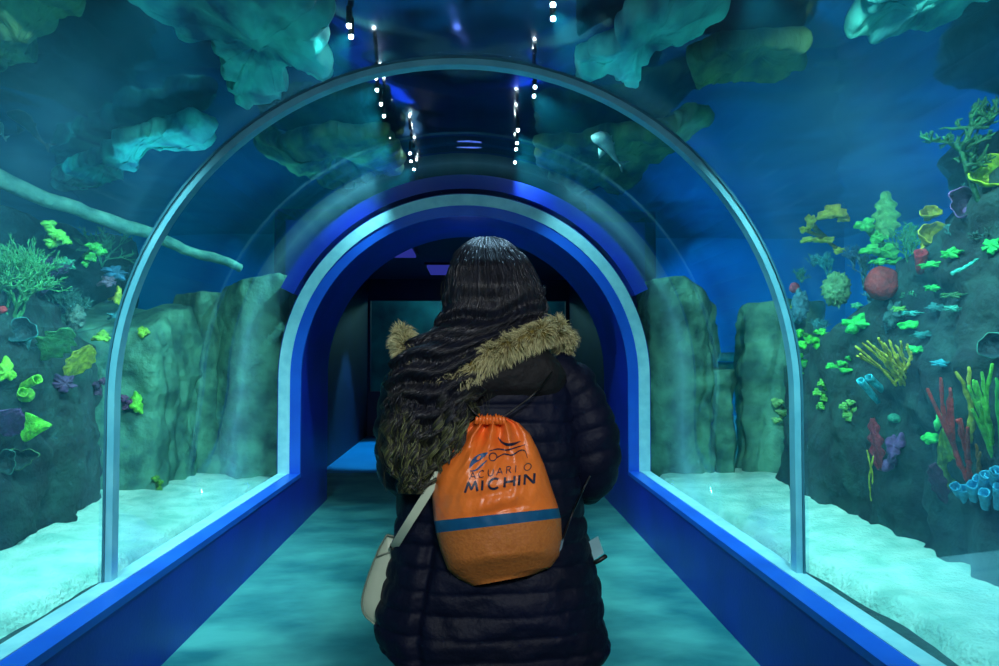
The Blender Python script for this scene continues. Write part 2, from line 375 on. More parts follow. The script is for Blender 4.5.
# overhead reflections in the water surface, modelled as irregular slabs under the lid
def ledge(outline, m, label, z=2.82, th=.12, seed=0, amp=.11):
    q = [PZ(x, y, z) for x, y in outline]; q.append(q[0])
    L = [0]
    for a, c in zip(q, q[1:]): L.append(L[-1] + (c - a).length)
    n = 260; fp = []
    for i in range(n):
        d = L[-1] * i / n
        for k in range(len(L) - 1):
            if d <= L[k + 1]: fp.append(q[k].lerp(q[k + 1], (d - L[k]) / (L[k + 1] - L[k]))); break
    for _ in range(2): fp = [(fp[i - 1] + fp[i] * 2 + fp[(i + 1) % n]) / 4 for i in range(n)]
    fp = [p + Vector((nz(p, 4, seed), nz(p, 4, seed + 4), 0)) * .10 + Vector((nz(p, 13, seed), nz(p, 13, seed + 4), 0)) * .05 for p in fp]
    c = sum(fp, Vector()) / n
    rings = []
    for f, dz in [(.02, .0), (.1, 0), (.2, 0), (.3, 0), (.4, 0), (.5, 0), (.6, 0), (.68, 0), (.76, 0), (.84, 0), (.9, 0), (.95, .012), (.985, .035), (1, .06), (.98, .1), (.9, th), (.5, th), (.02, th)]:
        ring = []
        for p in fp:
            v = c + (p - c) * f; low = dz < th - .01
            v.z = z + dz + (amp * fbm((v.x * 1.6, v.y, v.z), 2.2, 6, seed) if low else 0) * min(1, 1.2 - f * .6); ring.append(v)
        rings.append(ring)
    b = MB(); b.loft(rings); o = fixn(b.build('reflection_slab', m)); tag(o, label, 'rock ledge', 'reflection slabs under the water surface')
ledge([(-30, -20), (60, -20), (70, 14), (45, 36), (34, 68), (10, 74), (-30, 70)], M['reflectgreen'], 'teal reflection slab overhead in the top left corner', seed=1)
ledge([(110, -25), (330, -25), (334, 78), (318, 84), (304, 58), (290, 62), (280, 104), (244, 110), (228, 84), (222, 62), (200, 46), (170, 32), (140, 12)], M['ledge'], 'large bright turquoise reflection slab overhead, left of the lamps', seed=2)
ledge([(48, 190), (70, 172), (130, 142), (180, 128), (212, 126), (216, 144), (170, 150), (140, 162), (112, 180), (80, 192)], M['ledge'], 'long pale teal reflection slab seen above the driftwood log', seed=3)
ledge([(248, 138), (276, 148), (300, 140), (388, 134), (404, 172), (352, 192), (318, 188), (290, 172), (264, 156)], M['reflectgreen'], 'dull green reflection slab seen through the hoop, left of the centre', seed=4)
ledge([(576, 86), (590, 60), (616, 42), (650, 10), (690, -20), (770, -20), (732, 16), (690, 38), (660, 52), (640, 78), (622, 98), (610, 92), (612, 62), (596, 74)], M['ledge'], 'turquoise forked reflection slab overhead, right of the lamps', seed=5)
ledge([(846, 38), (852, 16), (900, -20), (1020, -20), (985, 4), (950, 26), (900, 34), (868, 46)], M['ledge'], 'pale teal reflection slab overhead in the top right corner', seed=6)
ledge([(536, 150), (575, 146), (620, 138), (668, 132), (690, 116), (712, 122), (690, 142), (650, 168), (618, 196), (580, 192), (545, 180)], M['reflectgreen'], 'dull green reflection slab behind the small shark', seed=7)
ledge([(690, 62), (740, 48), (800, 52), (812, 66), (770, 84), (720, 92), (694, 84)], M['reflectgreen'], 'faint blue green reflection slab overhead on the right', seed=8)
# driftwood log
b = MB(); a0, a1 = P(-40, 166, 3.7), P(240, 268, 5.3); pts = [a0.lerp(a1, i / 30) + Vector((0, 0, .03 * fbm((i * .2, 0, 0), 1))) for i in range(31)]
b.tube(pts, [.05 - .018 * i / 30 for i in range(31)], 14, disp=lambda t, th, p: .25 * fbm(p, 6, 3))
tag(b.build('driftwood_log', M['log']), 'long pale driftwood log slanting across the left tank', 'log')
b = MB(); a0, a1 = P(700, 357, 6.6), P(760, 357, 6.9); pts = [a0.lerp(a1, i / 10) for i in range(11)]
b.tube(pts, .045, 12, disp=lambda t, th, p: .2 * fbm(p, 6, 3))
tag(b.build('driftwood_log', M['log']), 'short log bridging the gap between the two right rock pillars', 'log')
column_rock('rock', [(2.3, 7.0), (2.6, 6.8), (3.0, 7.0), (2.9, 7.4), (2.5, 7.5)], 0.95, lambda x, y: 1.22, M['rock'], 'mossy green ledge stone under the short log', amp=.05, sc=3, seed=71, lean=.3, n=80, nz_=20)

# ---------------------------------------------------------------- corals
def hit(px, py, side):
    d = ray(px, py).normalized(); best = None
    for t in ROCKS:
        r = t.ray_cast(CAM, d, 7.5)
        if r[0] is not None and (best is None or r[3] < best[3]): best = r
    flat = PX(px, py, side * 2.38)
    if best is None or best[0].y > flat.y + .35 or abs(best[0].x) < 1.9:
        return flat, Vector((-side, -.5, .1)).normalized(), False
    nn = best[1]
    if nn.dot(d) > 0: nn = -nn
    return best[0], nn, True
def frame(side):
    """picture-facing axes for something that grows on the reef: right, up, outward"""
    out = Vector((-side * .75, -.66, 0)).normalized(); up = Vector((0, 0, 1)); rt = up.cross(out) ; rt = out.cross(up) * -1
    rt = Vector((-out.y, out.x, 0))
    return rt, up, out
def wpx(p): return p.y / F
CG = []
def put(b, name, col, label, cat, k='s', group=None):
    tag(fixn(b.build(name, coral_mat(col, k))), label, cat, group)
def disc_pt(c, px, py, Y): return P(px, py, Y)

def c_plate(side, x0, y0, x1, y1, col, label, lobes=5, seed=1, name='plate_coral', tilt=.35, th=.22):
    px, py = (x0 + x1) / 2, (y0 + y1) / 2; p, nn, on = hit(px, py, side); p = p + nn * .03
    s = wpx(p); rx, rz = (x1 - x0) / 2 * s, (y1 - y0) / 2 * s; rt, up, out = frame(side)
    b = MB(); rings = []; n = 56; T = min(rx, rz) * .55 + .006
    rnd = random.Random(seed); ph = [rnd.uniform(0, 6.28) for _ in range(4)]
    for f, d in [(.02, .9), (.25, 1), (.5, .85), (.72, .75), (.88, .55), (.97, .25), (1, 0), (.95, -.4), (.7, -.7), (.35, -.9), (.02, -1)]:
        ring = []
        for i in range(n):
            a = 2 * math.pi * i / n
            m_ = 1 + .20 * math.sin(lobes * a + ph[0]) + .13 * math.sin((lobes * 2 + 1) * a + ph[1]) + .1 * math.sin(2 * a + ph[2])
            m_ /= 1.22
            v = rt * (math.cos(a) * rx * f * m_) + up * (math.sin(a) * rz * f * m_)
            v += out * (T * d * (1 + .35 * math.sin(lobes * a * 1.0 + ph[3]) * f))
            v += out * (tilt * (-v.z) * .8)
            w = p + v; w += out * fbm(w, 16, 3, seed) * T * .5 * (1 if d > 0 else .3) + up * fbm(w, 20, 2, seed + 3) * rz * .14
            ring.append(w)
        rings.append(ring)
    b.loft(rings); b.tube([p - out * T * .5, p - nn * .1 - up * .01], [min(rx, rz) * .4, min(rx, rz) * .3], 8)
    put(b, name, col, label, 'coral')

def c_cluster(side, spots, col, label, name='leafy_coral', seed=1):
    """one colony of several small plates on a common base; each plate is a part"""
    cx = sum(q[0] for q in spots) / len(spots); cy = sum(q[1] for q in spots) / len(spots)
    p0, nn, on = hit(cx, cy, side); rt, up, out = frame(side)
    root = empty(name, p0, label, 'coral'); rnd = random.Random(seed)
    base = MB(); s = wpx(p0)
    for k, q in enumerate(spots):
        w, h = q[2] / 2 * s, q[3] / 2 * s; c = P(q[0], q[1], p0.y) + out * rnd.uniform(.02, .05)
        b = MB(); rings = []; n = 30; T = min(w, h) * .5 + .004; ph = rnd.uniform(0, 6)
        for f, d in [(.03, .8), (.35, 1), (.7, .7), (.93, .35), (1, 0), (.9, -.4), (.4, -.7), (.03, -.8)]:
            ring = []
            for i in range(n):
                a = 2 * math.pi * i / n; m_ = (1 + .2 * math.sin(3 * a + ph) + .12 * math.sin(7 * a + ph * 2)) / 1.15
                v = rt * (math.cos(a) * w * f * m_) + up * (math.sin(a) * h * f * m_) + out * T * d * (1 + .4 * math.sin(5 * a) * f)
                ww = c + v; ring.append(ww + out * fbm(ww, 22, 2, seed) * T * .5)
            rings.append(ring)
        b.loft(rings); fixn(b.build('lobe', coral_mat(col), root))
        base.tube([c - out * T * .4, lerp(c, p0, .5) - out * .02, p0 - nn * .06], [min(w, h) * .5, min(w, h) * .45, min(w, h) * .5], 7)
    base.build('stalk', coral_mat(tuple(int(v * .6) for v in col)), root)

def grow(b, p, d, r, L, depth, rnd, sp=.6, nseg=4, kinks=.25, flat=None):
    pts = [p]; 
    for i in range(nseg):
        d = (d + Vector((rnd.uniform(-1, 1), rnd.uniform(-1, 1), rnd.uniform(-.6, .9))) * kinks)
        if flat is not None: d = d - flat * d.dot(flat) * .7
        d.normalize(); pts.append(pts[-1] + d * L / nseg)
    b.tube(pts, [lerp(r, r * .72, i / nseg) for i in range(nseg + 1)], 6)
    if depth > 0:
        for k in range(rnd.choice((2, 3))):
            a = pts[rnd.randint(nseg // 2, nseg)]
            e = (d + Vector((rnd.uniform(-1, 1), rnd.uniform(-1, 1), rnd.uniform(-.5, 1))) * sp * 1.3)
            if flat is not None: e = e - flat * e.dot(flat) * .7
            grow(b, a, e.normalized(), r * .75, L * .72, depth - 1, rnd, sp, nseg, kinks, flat)
def c_branch(side, x, y, top, col, label, w=20, seed=1, r=.012, depth=4, stems=4, name='branching_coral', lean=0, sp=.7):
    p, nn, on = hit(x, y, side); s = wpx(p); rnd = random.Random(seed); rt, up, out = frame(side)
    H = (y - top) * s; b = MB(); tgt = w * s
    for k in range(stems):
        u = (k / (max(1, stems - 1)) * 2 - 1) if stems > 1 else 0
        d = (up * H + rt * (u * tgt + lean * s) + out * rnd.uniform(-.3, .5) * H).normalized()
        grow(b, p - up * .03 - nn * .02, d, r, H * .36, depth, rnd, sp)
    put(b, name, col, label, 'coral')
def c_tree(side, pts, col, label, r=.012, depth=3, seed=1, name='branching_coral', L=.12):
    """a main limb along picked points with twigs"""
    p0, nn, on = hit(pts[0][0], pts[0][1], side); rnd = random.Random(seed); b = MB(); rt, up, out = frame(side)
    q = [P(x, y, p0.y - .02 * i) for i, (x, y) in enumerate(pts)]
    b.tube([p0 - nn * .05] + q, r, 7)
    for i, a in enumerate(q[1:]):
        for k in range(5):
            e = Vector((rnd.uniform(-1, 1), rnd.uniform(-1, 1), rnd.uniform(-.3, 1)))
            grow(b, a, e.normalized(), r * .8, L, depth - 1, rnd, .9, kinks=.35)
    put(b, name, col, label, 'coral')
def c_fingers(side, base, tips, col, label, r=.011, name='finger_coral', seed=1, part='branch', fork=True, knob=.25):
    p0, nn, on = hit(base[0], base[1], side); s = wpx(p0); rnd = random.Random(seed); rt, up, out = frame(side)
    q_ = [hit(lerp(base[0], tp[0], f), lerp(base[1], tp[1], f), side)[0].y for tp in tips for f in (.3, .6, 1)]
    ytip = min(p0.y - .03, min(q_) if max(q_) - min(q_) < .6 else p0.y)
    root = empty(name, p0, label, 'coral')
    for k, tp in enumerate(tips):
        bx, by = (tp[2], tp[3]) if len(tp) > 3 else base
        a = P(bx, by, lerp(p0.y + .01, ytip, .6)) - nn * .03; e = P(tp[0], tp[1], ytip - .03 - rnd.uniform(0, .06)); b = MB(); N = 14
        bow = rt * rnd.uniform(-.25, .25) * (e - a).length * .35
        pts = [a.lerp(e, i / N) + bow * math.sin(math.pi * i / N) + Vector((nz((i * .5, k, 0), 1, seed), nz((i * .5, k, 3), 1, seed), 0)) * r * .8 for i in range(N + 1)]
        b.tube(pts, [r * (1 + knob * math.sin(i * 2.1 + k)) * (1 - .35 * i / N) for i in range(N + 1)], 8, disp=lambda t, th, q: .2 * fbm(q, 50, 2))
        if fork and rnd.random() < .75:
            m_ = pts[int(N * rnd.uniform(.45, .7))]; d = (e - a).normalized() + rt * rnd.choice((-1, 1)) * .16
            L = (e - m_).length * .75; b.tube([m_ + d * L * j / 6 + (e - a).normalized() * L * .1 * j / 6 for j in range(7)], [r * (1 - .05 * j) * .9 for j in range(7)], 8)
        b.build(part, coral_mat(col), root)
def c_cup(side, x, y, w, h, col, incol, label, aim=(-.5, -.8, .35), stem=None, seed=1, name='cup_sponge', depth=.9, wob=.12):
    p, nn, on = hit(x, y, side); s = wpx(p); p = P(x, y, p.y - .08); ax = Vector((aim[0], aim[1], aim[2] * .55)).normalized()
    xx = ax.cross(Vector((0, 0, 1))).normalized(); zz = xx.cross(ax)
    root = empty(name, p, label, 'sponge'); rx, rz = w / 2 * s, h / 2 * s; dp = (rx + rz) / 2 * depth * 1.6
    def ringat(f, d):
        r = []
        for i in range(40):
            a = 2 * math.pi * i / 40; m_ = 1 + wob * math.sin(3 * a + seed) * f + wob * .5 * math.sin(7 * a + seed * 2) * f
            r.append(p + xx * (math.cos(a) * rx * f * m_) + zz * (math.sin(a) * rz * f * m_) - ax * dp * d)
        return r
    out_ = [ringat(f, d) for f, d in [(.97, -.02), (1.03, .0), (1.0, .08), (.93, .25), (.8, .5), (.6, .75), (.42, 1), (.35, 1.3), (.3, 1.5)]]
    b = MB(); b.loft(out_, cap0=False); fixn(b.build('outer_wall', coral_mat(col), root))
    b = MB(); b.loft([ringat(f, d) for f, d in [(.97, -.02), (.9, .04), (.82, .2), (.68, .42), (.45, .62), (.1, .7)]], cap0=False, cap1=True)
    b.build('inner_wall', coral_mat(incol), root)
    if stem:
        q = P(stem[0], stem[1], p.y + .06); b = MB(); b.tube([p - ax * dp * 1.2, lerp(p - ax * dp * 1.3, q, .5), q], [rx * .35, rx * .22, rx * .25], 10); b.build('stem', coral_mat(col), root)
    elif on:
        q = p - ax * dp * 1.3; b = MB(); b.tube([q, lerp(q, hit(x, y + h * .3, side)[0], .6), hit(x, y + h * .3, side)[0] - nn * .05], [rx * .32, rx * .28, rx * .3], 10); b.build('stem', coral_mat(col), root)
def c_ball(side, x, y, w, h, col, label, bump=.12, bs=26, seed=1, name='ball_sponge', cat='sponge'):
    p, nn, on = hit(x, y, side); s = wpx(p); p = p + nn * min(w, h) * s * .25; b = MB(); rings = []
    rx, rz = w / 2 * s, h / 2 * s; rt, up, out = frame(side)
    for j in range(1, 32):
        ph = math.pi * j / 32; ring = []
        for i in range(48):
            a = 2 * math.pi * i / 48; d = rt * math.cos(a) * math.sin(ph) * rx + out * math.sin(a) * math.sin(ph) * rx + up * math.cos(ph) * rz
            w_ = p + d; ring.append(p + d * (1 + bump * fbm(w_, bs, 3, seed) + .08 * fbm(w_, 7, 2, seed + 2)))
        rings.append(ring)
    b.loft(rings); put(b, name, col, label, cat)
def c_blade(side, base, tip, wid, col, label, seed=1, name='sea_fan', ribs=7, wav=.1, shape=1.0):
    """solid leaf shaped coral from base to tip, ribbed"""
    p0, nn, on = hit(base[0], base[1], side); s = wpx(p0); ym = min(hit(lerp(base[0], tip[0], f), lerp(base[1], tip[1], f), side)[0].y for f in (.3, .6, 1)); ym = ym if p0.y - ym < .5 else p0.y; a = P(base[0], base[1], p0.y); e = P(tip[0], tip[1], min(p0.y, ym) - .05)
    ax = (e - a); L = ax.length; ax.normalize(); rt, up, out = frame(side); sd = ax.cross(out).normalized(); ou = sd.cross(ax).normalized()
    b = MB(); N, K = 24, 14; W = wid / 2 * s; F_, B_ = [], []
    for i in range(N + 1):
        t = i / N; w = W * (1 - t) * (1 - .8 * math.exp(-t * 14)) + .003 if shape == 0 else W * (max(0, math.sin(math.pi * min(1, (t * .9 + .06)) ** max(.1, shape))) ** .7) * (1 + wav * math.sin(t * 26 + seed)) + .003
        rf, rb = [], []
        for j in range(K + 1):
            u = j / K * 2 - 1; c = a + ax * (L * t) + sd * (u * w) + ou * (.012 * math.sin(3 * t + 2 * u + seed))
            g = .0035 * math.cos((u * ribs + t * 3) * math.pi) + .006 * (1 - u * u)
            rf.append(c - ou * (g + .002)); rb.append(c + ou * (g + .002))
        F_.append(rf + list(reversed(rb)))
    b.loft(F_); b.tube([a - nn * .05, a + ax * L * .12], .007, 7); put(b, name, col, label, 'coral')
def c_tubes(side, items, r, col, incol, label, name='tube_sponge', part='tube'):
    cx = sum(q[0] for q in items) / len(items); cy = sum(q[1] for q in items) / len(items); p0, nn, on = hit(cx, cy, side)
    root = empty(name, p0, label, 'sponge')
    for q in items:
        a = P(q[0], q[1], p0.y + .0); e = P(q[2], q[3], p0.y - .07); d = (e - a); dn = d.normalized(); x = dn.orthogonal().normalized(); y = dn.cross(x)
        rings = [[a + d * t + (x * math.cos(k * .5236) + y * math.sin(k * .5236)) * (r * f * (1 + .1 * math.sin(k * 2 + q[0]))) for k in range(12)]
                 for t, f in [(0, .7), (.2, .85), (.5, .9), (.8, 1), (.97, 1.08), (1.0, 1.0), (.97, .8), (.75, .65), (.6, .5)]]
        b = MB(); b.loft(rings); fixn(b.build(part, coral_mat(col), root))

YG, GR, LG, TE, CY, PU, RD, YE_ = (200, 215, 60), (40, 205, 90), (110, 215, 90), (40, 150, 140), (60, 205, 225), (110, 60, 120), (175, 45, 50), (225, 205, 50)
DG = (24, 92, 50)
# right reef
c_tree(1, [(978, 200), (968, 172), (962, 150), (972, 128), (992, 118)], DG, 'dark green branching coral at the top right, above the purple cup', r=.012, seed=4, L=.06)
c_tree(1, [(962, 152), (948, 142), (930, 140)], (70, 160, 100), 'thin green coral twig reaching left from the dark top coral', r=.009, seed=9, L=.03)
c_cup(1, 992, 170, 36, 34, (190, 225, 50), (150, 200, 45), 'big yellow green cup sponge cut by the right frame edge', aim=(-.45, -.8, .45), seed=2)
c_cup(1, 968, 201, 34, 30, (120, 80, 140), (40, 20, 60), 'dark purple cup sponge with pale rim, below the branching coral', aim=(-.5, -.8, .4), seed=5, wob=.16)
c_cup(1, 931, 211, 20, 12, (215, 215, 60), (150, 150, 30), 'narrow yellow cup sponge leaning on the larger yellow cup', aim=(-.3, -.8, .6), seed=3)
c_cup(1, 935, 233, 27, 25, (225, 220, 70), (150, 160, 40), 'round yellow cup sponge above the red tube', aim=(-.2, -.85, .5), seed=7, stem=(922, 252))
c_blade(1, (886, 236), (886, 191), 22, (110, 185, 100), 'upright lobed green coral standing highest on the middle reef', seed=2, name='leather_coral', ribs=2, wav=.25, shape=.7)
c_cluster(1, [(834, 213, 34, 17), (846, 219, 14, 10)], (205, 215, 80), 'pale yellow green shelf coral at the left crest of the right reef', seed=3)
c_cluster(1, [(812, 222, 12, 18), (806, 230, 12, 8), (810, 240, 22, 7), (828, 241, 24, 7), (842, 251, 16, 8)], (185, 215, 80), 'yellow green antler shaped coral under the crest shelf', seed=4)
c_cluster(1, [(868, 226, 22, 16), (880, 238, 20, 16), (872, 250, 24, 12), (890, 252, 26, 18), (896, 262, 20, 10), (880, 262, 18, 8)], (80, 200, 90), 'dense green leafy coral below the upright lobed coral', seed=6)
c_branch(1, 826, 272, 243, (50, 160, 170), 'bushy teal coral beneath the antler coral', w=18, seed=2, r=.006, depth=4, stems=5)
c_branch(1, 906, 262, 204, (60, 150, 90), 'green bushy coral left of the yellow cups', w=12, seed=12, r=.006, depth=4, stems=4)
c_branch(1, 862, 285, 235, (60, 105, 110), 'dark twiggy coral in the middle of the right crest', w=16, seed=14, r=.006, depth=4, stems=4)
c_branch(1, 972, 190, 168, (60, 150, 130), 'small teal tuft coral beside the purple cup', w=8, seed=16, r=.004, depth=3, stems=4)
c_ball(1, 889, 285, 32, 36, (150, 36, 40), 'brownish red ball sponge on the right reef', bump=.05, seed=3)
c_ball(1, 840, 290, 25, 32, (110, 165, 110), 'pitted grey green brain coral ball left of the red ball', bump=.35, bs=70, seed=4, name='brain_coral', cat='coral')
c_ball(1, 803, 306, 16, 30, (70, 130, 150), 'blue grey knobbly coral lump beside the hoop', bump=.25, bs=40, seed=8, name='brain_coral', cat='coral')
c_ball(1, 796, 288, 10, 11, (200, 80, 110), 'tiny pink ball sponge near the hoop', bump=.1, seed=9)
c_tubes(1, [(921, 272, 921, 252)], .030, (190, 40, 56), (90, 10, 20), 'short red tube sponge below the yellow cup')
c_plate(1, 944, 248, 968, 260, (50, 205, 80), 'bright green shelf coral highest under the purple cup', seed=1)
c_plate(1, 924, 262, 950, 270, (60, 215, 90), 'thin green shelf coral right of the red tube', seed=2)
c_fingers(1, (943, 276), [(978, 259)], (60, 190, 170), 'teal rod shaped coral slanting up to the right', r=.010, fork=False)
c_plate(1, 929, 283, 947, 292, (50, 215, 100), 'small bright green shelf coral below the teal rod', seed=3)
c_plate(1, 947, 291, 974, 299, (50, 120, 60), 'long dull green shelf coral right of the small bright one', seed=4)
c_plate(1, 893, 304, 913, 311, (120, 200, 90), 'thin yellow green shelf coral right under the red ball', seed=5)
c_plate(1, 927, 302, 947, 313, (40, 130, 130), 'teal dome coral in the middle of the shelf corals', seed=6, name='dome_coral')
c_plate(1, 905, 311, 928, 318, (60, 180, 170), 'slim teal shelf coral left of the teal dome', seed=16)
c_plate(1, 950, 306, 970, 314, (60, 170, 150), 'slim teal shelf coral right of the teal dome', seed=7)
c_plate(1, 905, 319, 927, 332, (50, 230, 90), 'vivid green mound coral above the yellow finger coral', seed=8, name='mound_coral', lobes=2)
c_plate(1, 913, 332, 936, 341, (30, 130, 130), 'dark teal shelf coral below the vivid mound', seed=9)
c_plate(1, 907, 346, 928, 355, (50, 220, 100), 'green shelf coral right of the yellow fingers', seed=10)
c_plate(1, 845, 314, 879, 335, (50, 215, 90), 'broad bright green shelf coral under the brain coral', seed=11, lobes=4)
c_plate(1, 987, 240, 1008, 259, (40, 200, 90), 'green shelf coral cut by the right frame edge', seed=12)
c_plate(1, 853, 305, 868, 312, (60, 170, 120), 'small teal shelf coral between brain coral and red ball', seed=13)
c_plate(1, 935, 362, 956, 370, (40, 170, 190), 'cyan sliver of shelf coral above the red branches', seed=14)
c_plate(1, 888, 298, 908, 330, (30, 90, 90), 'dull teal encrusting coral below the red ball', seed=17)
c_cluster(1, [(800, 333, 12, 10), (802, 345, 16, 9), (812, 340, 18, 10), (824, 345, 22, 9), (830, 336, 18, 8), (838, 343, 14, 10), (822, 332, 14, 8)], (80, 220, 60), 'bright lime green leafy coral beside the hoop', seed=8)
c_cluster(1, [(800, 355, 12, 9), (804, 363, 14, 9), (799, 371, 10, 8), (811, 374, 14, 5)], (90, 220, 70), 'small lime leafy coral under the large lime one', seed=9)
c_cluster(1, [(834, 366, 14, 7), (844, 363, 12, 6), (852, 358, 8, 6), (848, 370, 16, 6), (856, 366, 8, 5)], (70, 215, 80), 'spiky green coral left of the yellow fingers', seed=10)
c_cluster(1, [(824, 383, 10, 9), (820, 392, 10, 9), (826, 398, 9, 9), (822, 406, 10, 9), (830, 388, 8, 8)], (110, 200, 70), 'hanging yellow green coral below the spiky green one', seed=11)
c_cluster(1, [(846, 406, 10, 9), (853, 402, 10, 7), (848, 414, 12, 9), (858, 410, 10, 8), (862, 404, 8, 6), (853, 419, 12, 7)], (120, 190, 90), 'pale green crumpled coral left of the red fan', seed=12)
c_cluster(1, [(780, 402, 14, 10), (784, 412, 16, 8), (778, 420, 12, 7), (795, 424, 10, 6)], (150, 200, 120), 'pale green coral seen just inside the hoop', seed=22)
c_plate(1, 783, 307, 803, 326, (70, 170, 160), 'teal shelf coral touching the hoop', seed=18)
c_plate(1, 791, 304, 803, 312, (170, 190, 60), 'small yellow coral on the shelf by the hoop', seed=19)
tips = [(855, 346), (862, 343), (868, 341), (873, 346), (879, 338), (884, 343), (889, 340), (895, 345), (901, 341), (907, 344), (912, 352), (860, 354), (877, 352), (897, 354), (905, 358)]
c_fingers(1, (898, 388), [(x, y, 890 + (i % 5) * 5, 386 - (i % 3) * 3) for i, (x, y) in enumerate(tips)], (205, 205, 60), 'fan of long yellow finger coral in the middle of the right reef', r=.0075, seed=5)
c_tubes(1, [(878, 402, 860, 380), (886, 393, 868, 377)], .020, CY, (20, 90, 110), 'pair of cyan tube sponges under the yellow fingers')
c_fingers(1, (964, 486), [(941, 378), (950, 388), (971, 412), (957, 420)], (225, 52, 44), 'tall red branching coral on the right reef', r=.011, seed=7, knob=.3)
c_fingers(1, (962, 442), [(957, 372), (967, 367)], (200, 200, 60), 'yellow two pronged coral between red branches', r=.011, seed=8, fork=False)
c_fingers(1, (990, 474), [(974, 380), (982, 372), (992, 364), (979, 402)], (110, 205, 60), 'tall lime green branching coral right of the red one', r=.010, seed=9)
c_fingers(1, (999, 472), [(996, 378), (1004, 372), (1012, 380)], (70, 190, 80), 'green branching coral cut by the right frame edge', r=.010, seed=10)
c_fingers(1, (974, 480), [(976, 444), (980, 452)], (200, 130, 50), 'short orange brown coral stubs between red and lime corals', r=.008, seed=11, fork=False)
c_blade(1, (952, 488), (944, 430), 17, (165, 200, 60), 'yellow green blade coral left of the red branches', seed=3, name='blade_coral', ribs=3, wav=.06, shape=.9)
c_plate(1, 936, 408, 947, 426, (80, 225, 110), 'small green disc coral above the blade coral', seed=20, lobes=2, name='disc_coral')
c_plate(1, 926, 427, 944, 443, (60, 225, 90), 'green two lobed disc coral left of the blade coral', seed=21, lobes=2, name='disc_coral')
for k, it in enumerate(([(960, 496, 955, 486), (966, 502, 962, 488)], [(974, 500, 972, 484), (980, 496, 978, 478)], [(986, 508, 984, 492), (992, 500, 990, 474), (982, 490, 986, 474)], [(998, 508, 999, 486), (1002, 490, 1000, 470), (994, 484, 996, 470)])):
    c_tubes(1, it, .021, (70, 190, 230), (20, 90, 120), ['leftmost small clump of pale blue tube sponges below the red coral', 'second clump from left of pale blue tube sponges', 'third clump from left of pale blue tube sponges, the tallest', 'pale blue tube sponge clump at the right frame edge'][k])
c_blade(1, (880, 470), (872, 418), 13, (150, 45, 66), 'narrow maroon sea fan on the lower right rock', seed=5, wav=.3, ribs=3)
c_fingers(1, (870, 512), [(867, 450), (873, 456)], (185, 195, 60), 'thin yellow sea whip rising from the sand edge', r=.006, seed=12, name='sea_whip', fork=False)
c_plate(1, 890, 432, 910, 460, (105, 65, 125), 'purple ruffled plate coral on the lower right rock', seed=22, lobes=3)
c_plate(1, 887, 452, 905, 471, (115, 75, 130), 'purple disc coral under the ruffled plate', seed=23, lobes=2)
c_blade(1, (944, 502), (932, 464), 15, (100, 48, 84), 'dull purple sea fan left of the pale blue sponges', seed=6, ribs=5, wav=.15)
c_cup(1, 993, 346, 26, 26, (70, 160, 140), (20, 60, 70), 'teal ring shaped cup sponge at the right frame edge', aim=(-.6, -.8, .1), seed=9, wob=.08)
c_ball(1, 896, 419, 12, 10, (50, 160, 130), 'small teal knob coral on the lower right rock', bump=.2, seed=12, name='knob_coral', cat='coral')
for k, (x, y, top, w, col, lab) in enumerate([
        (812, 262, 246, 12, (60, 150, 170), 'small pale teal bush coral directly below the antler coral'),
        (852, 262, 236, 12, (50, 110, 150), 'slate blue bushy coral between the shelf crest and the leafy coral'),
        (868, 300, 278, 12, (60, 130, 150), 'greyish blue bush coral touching the left side of the red ball'),
        (914, 238, 214, 9, (60, 160, 110), 'sea green tuft coral just left of the round yellow cup'),
        (950, 236, 216, 12, (50, 120, 120), 'dusky teal tuft coral right of the round yellow cup'),
        (912, 302, 280, 9, (70, 170, 120), 'mint green tuft coral between the red ball and the shelf corals'),
        (986, 236, 214, 12, (40, 90, 80), 'dark moss green bush coral below the purple cup at the right edge'),
        (818, 330, 310, 12, (60, 150, 160), 'pale turquoise bush coral above the lime leafy coral'),
        (800, 278, 258, 10, (70, 160, 140), 'wispy turquoise coral rising beside the hoop above the pink ball'),
        (884, 330, 316, 10, (40, 120, 130), 'short teal tuft coral right of the broad green shelf coral')]):
    c_branch(1, x, y, top, col, lab, w=w, seed=80 + k, r=.006, depth=4, stems=5, sp=.8)
# left reef
c_branch(-1, 16, 318, 226, (70, 160, 95), 'big green branching coral on the upper left reef', w=30, seed=22, r=.008, depth=5, stems=7)
c_cluster(-1, [(46, 226, 14, 12), (52, 234, 18, 12), (60, 238, 14, 10), (50, 244, 18, 10), (65, 242, 10, 8)], (120, 215, 80), 'yellow green leafy coral on the left crest', seed=23)
c_branch(-1, 104, 262, 214, (60, 150, 110), 'fine teal green branching coral right of the left crest', w=26, seed=24, r=.005, depth=4, stems=6)
c_cluster(-1, [(92, 247, 16, 10), (98, 252, 12, 10), (88, 258, 12, 10), (84, 264, 8, 7)], (90, 220, 90), 'bright green leafy coral below the fine branches', seed=25)
c_plate(-1, 55, 257, 72, 272, (60, 170, 130), 'small teal mound coral in the upper left reef', seed=26, name='mound_coral')
c_branch(-1, 44, 290, 240, (60, 50, 90), 'dark purple bushy coral beside the big green coral', w=16, seed=27, r=.006, depth=4, stems=4)
c_plate(-1, 98, 266, 126, 281, (50, 120, 160), 'blue teal shelf coral near the left hoop', seed=28)
c_plate(-1, 96, 276, 114, 288, (120, 100, 130), 'mauve shelf coral near the left hoop', seed=29)
c_plate(-1, 111, 286, 121, 308, (190, 200, 60), 'small yellow coral touching the left hoop', seed=30, lobes=3)
c_plate(-1, 104, 312, 126, 320, (50, 130, 140), 'thin teal shelf coral left of the hoop', seed=31)
c_branch(-1, 70, 320, 275, (50, 110, 100), 'dull teal bushy coral in the middle left reef', w=22, seed=32, r=.006, depth=4, stems=5)
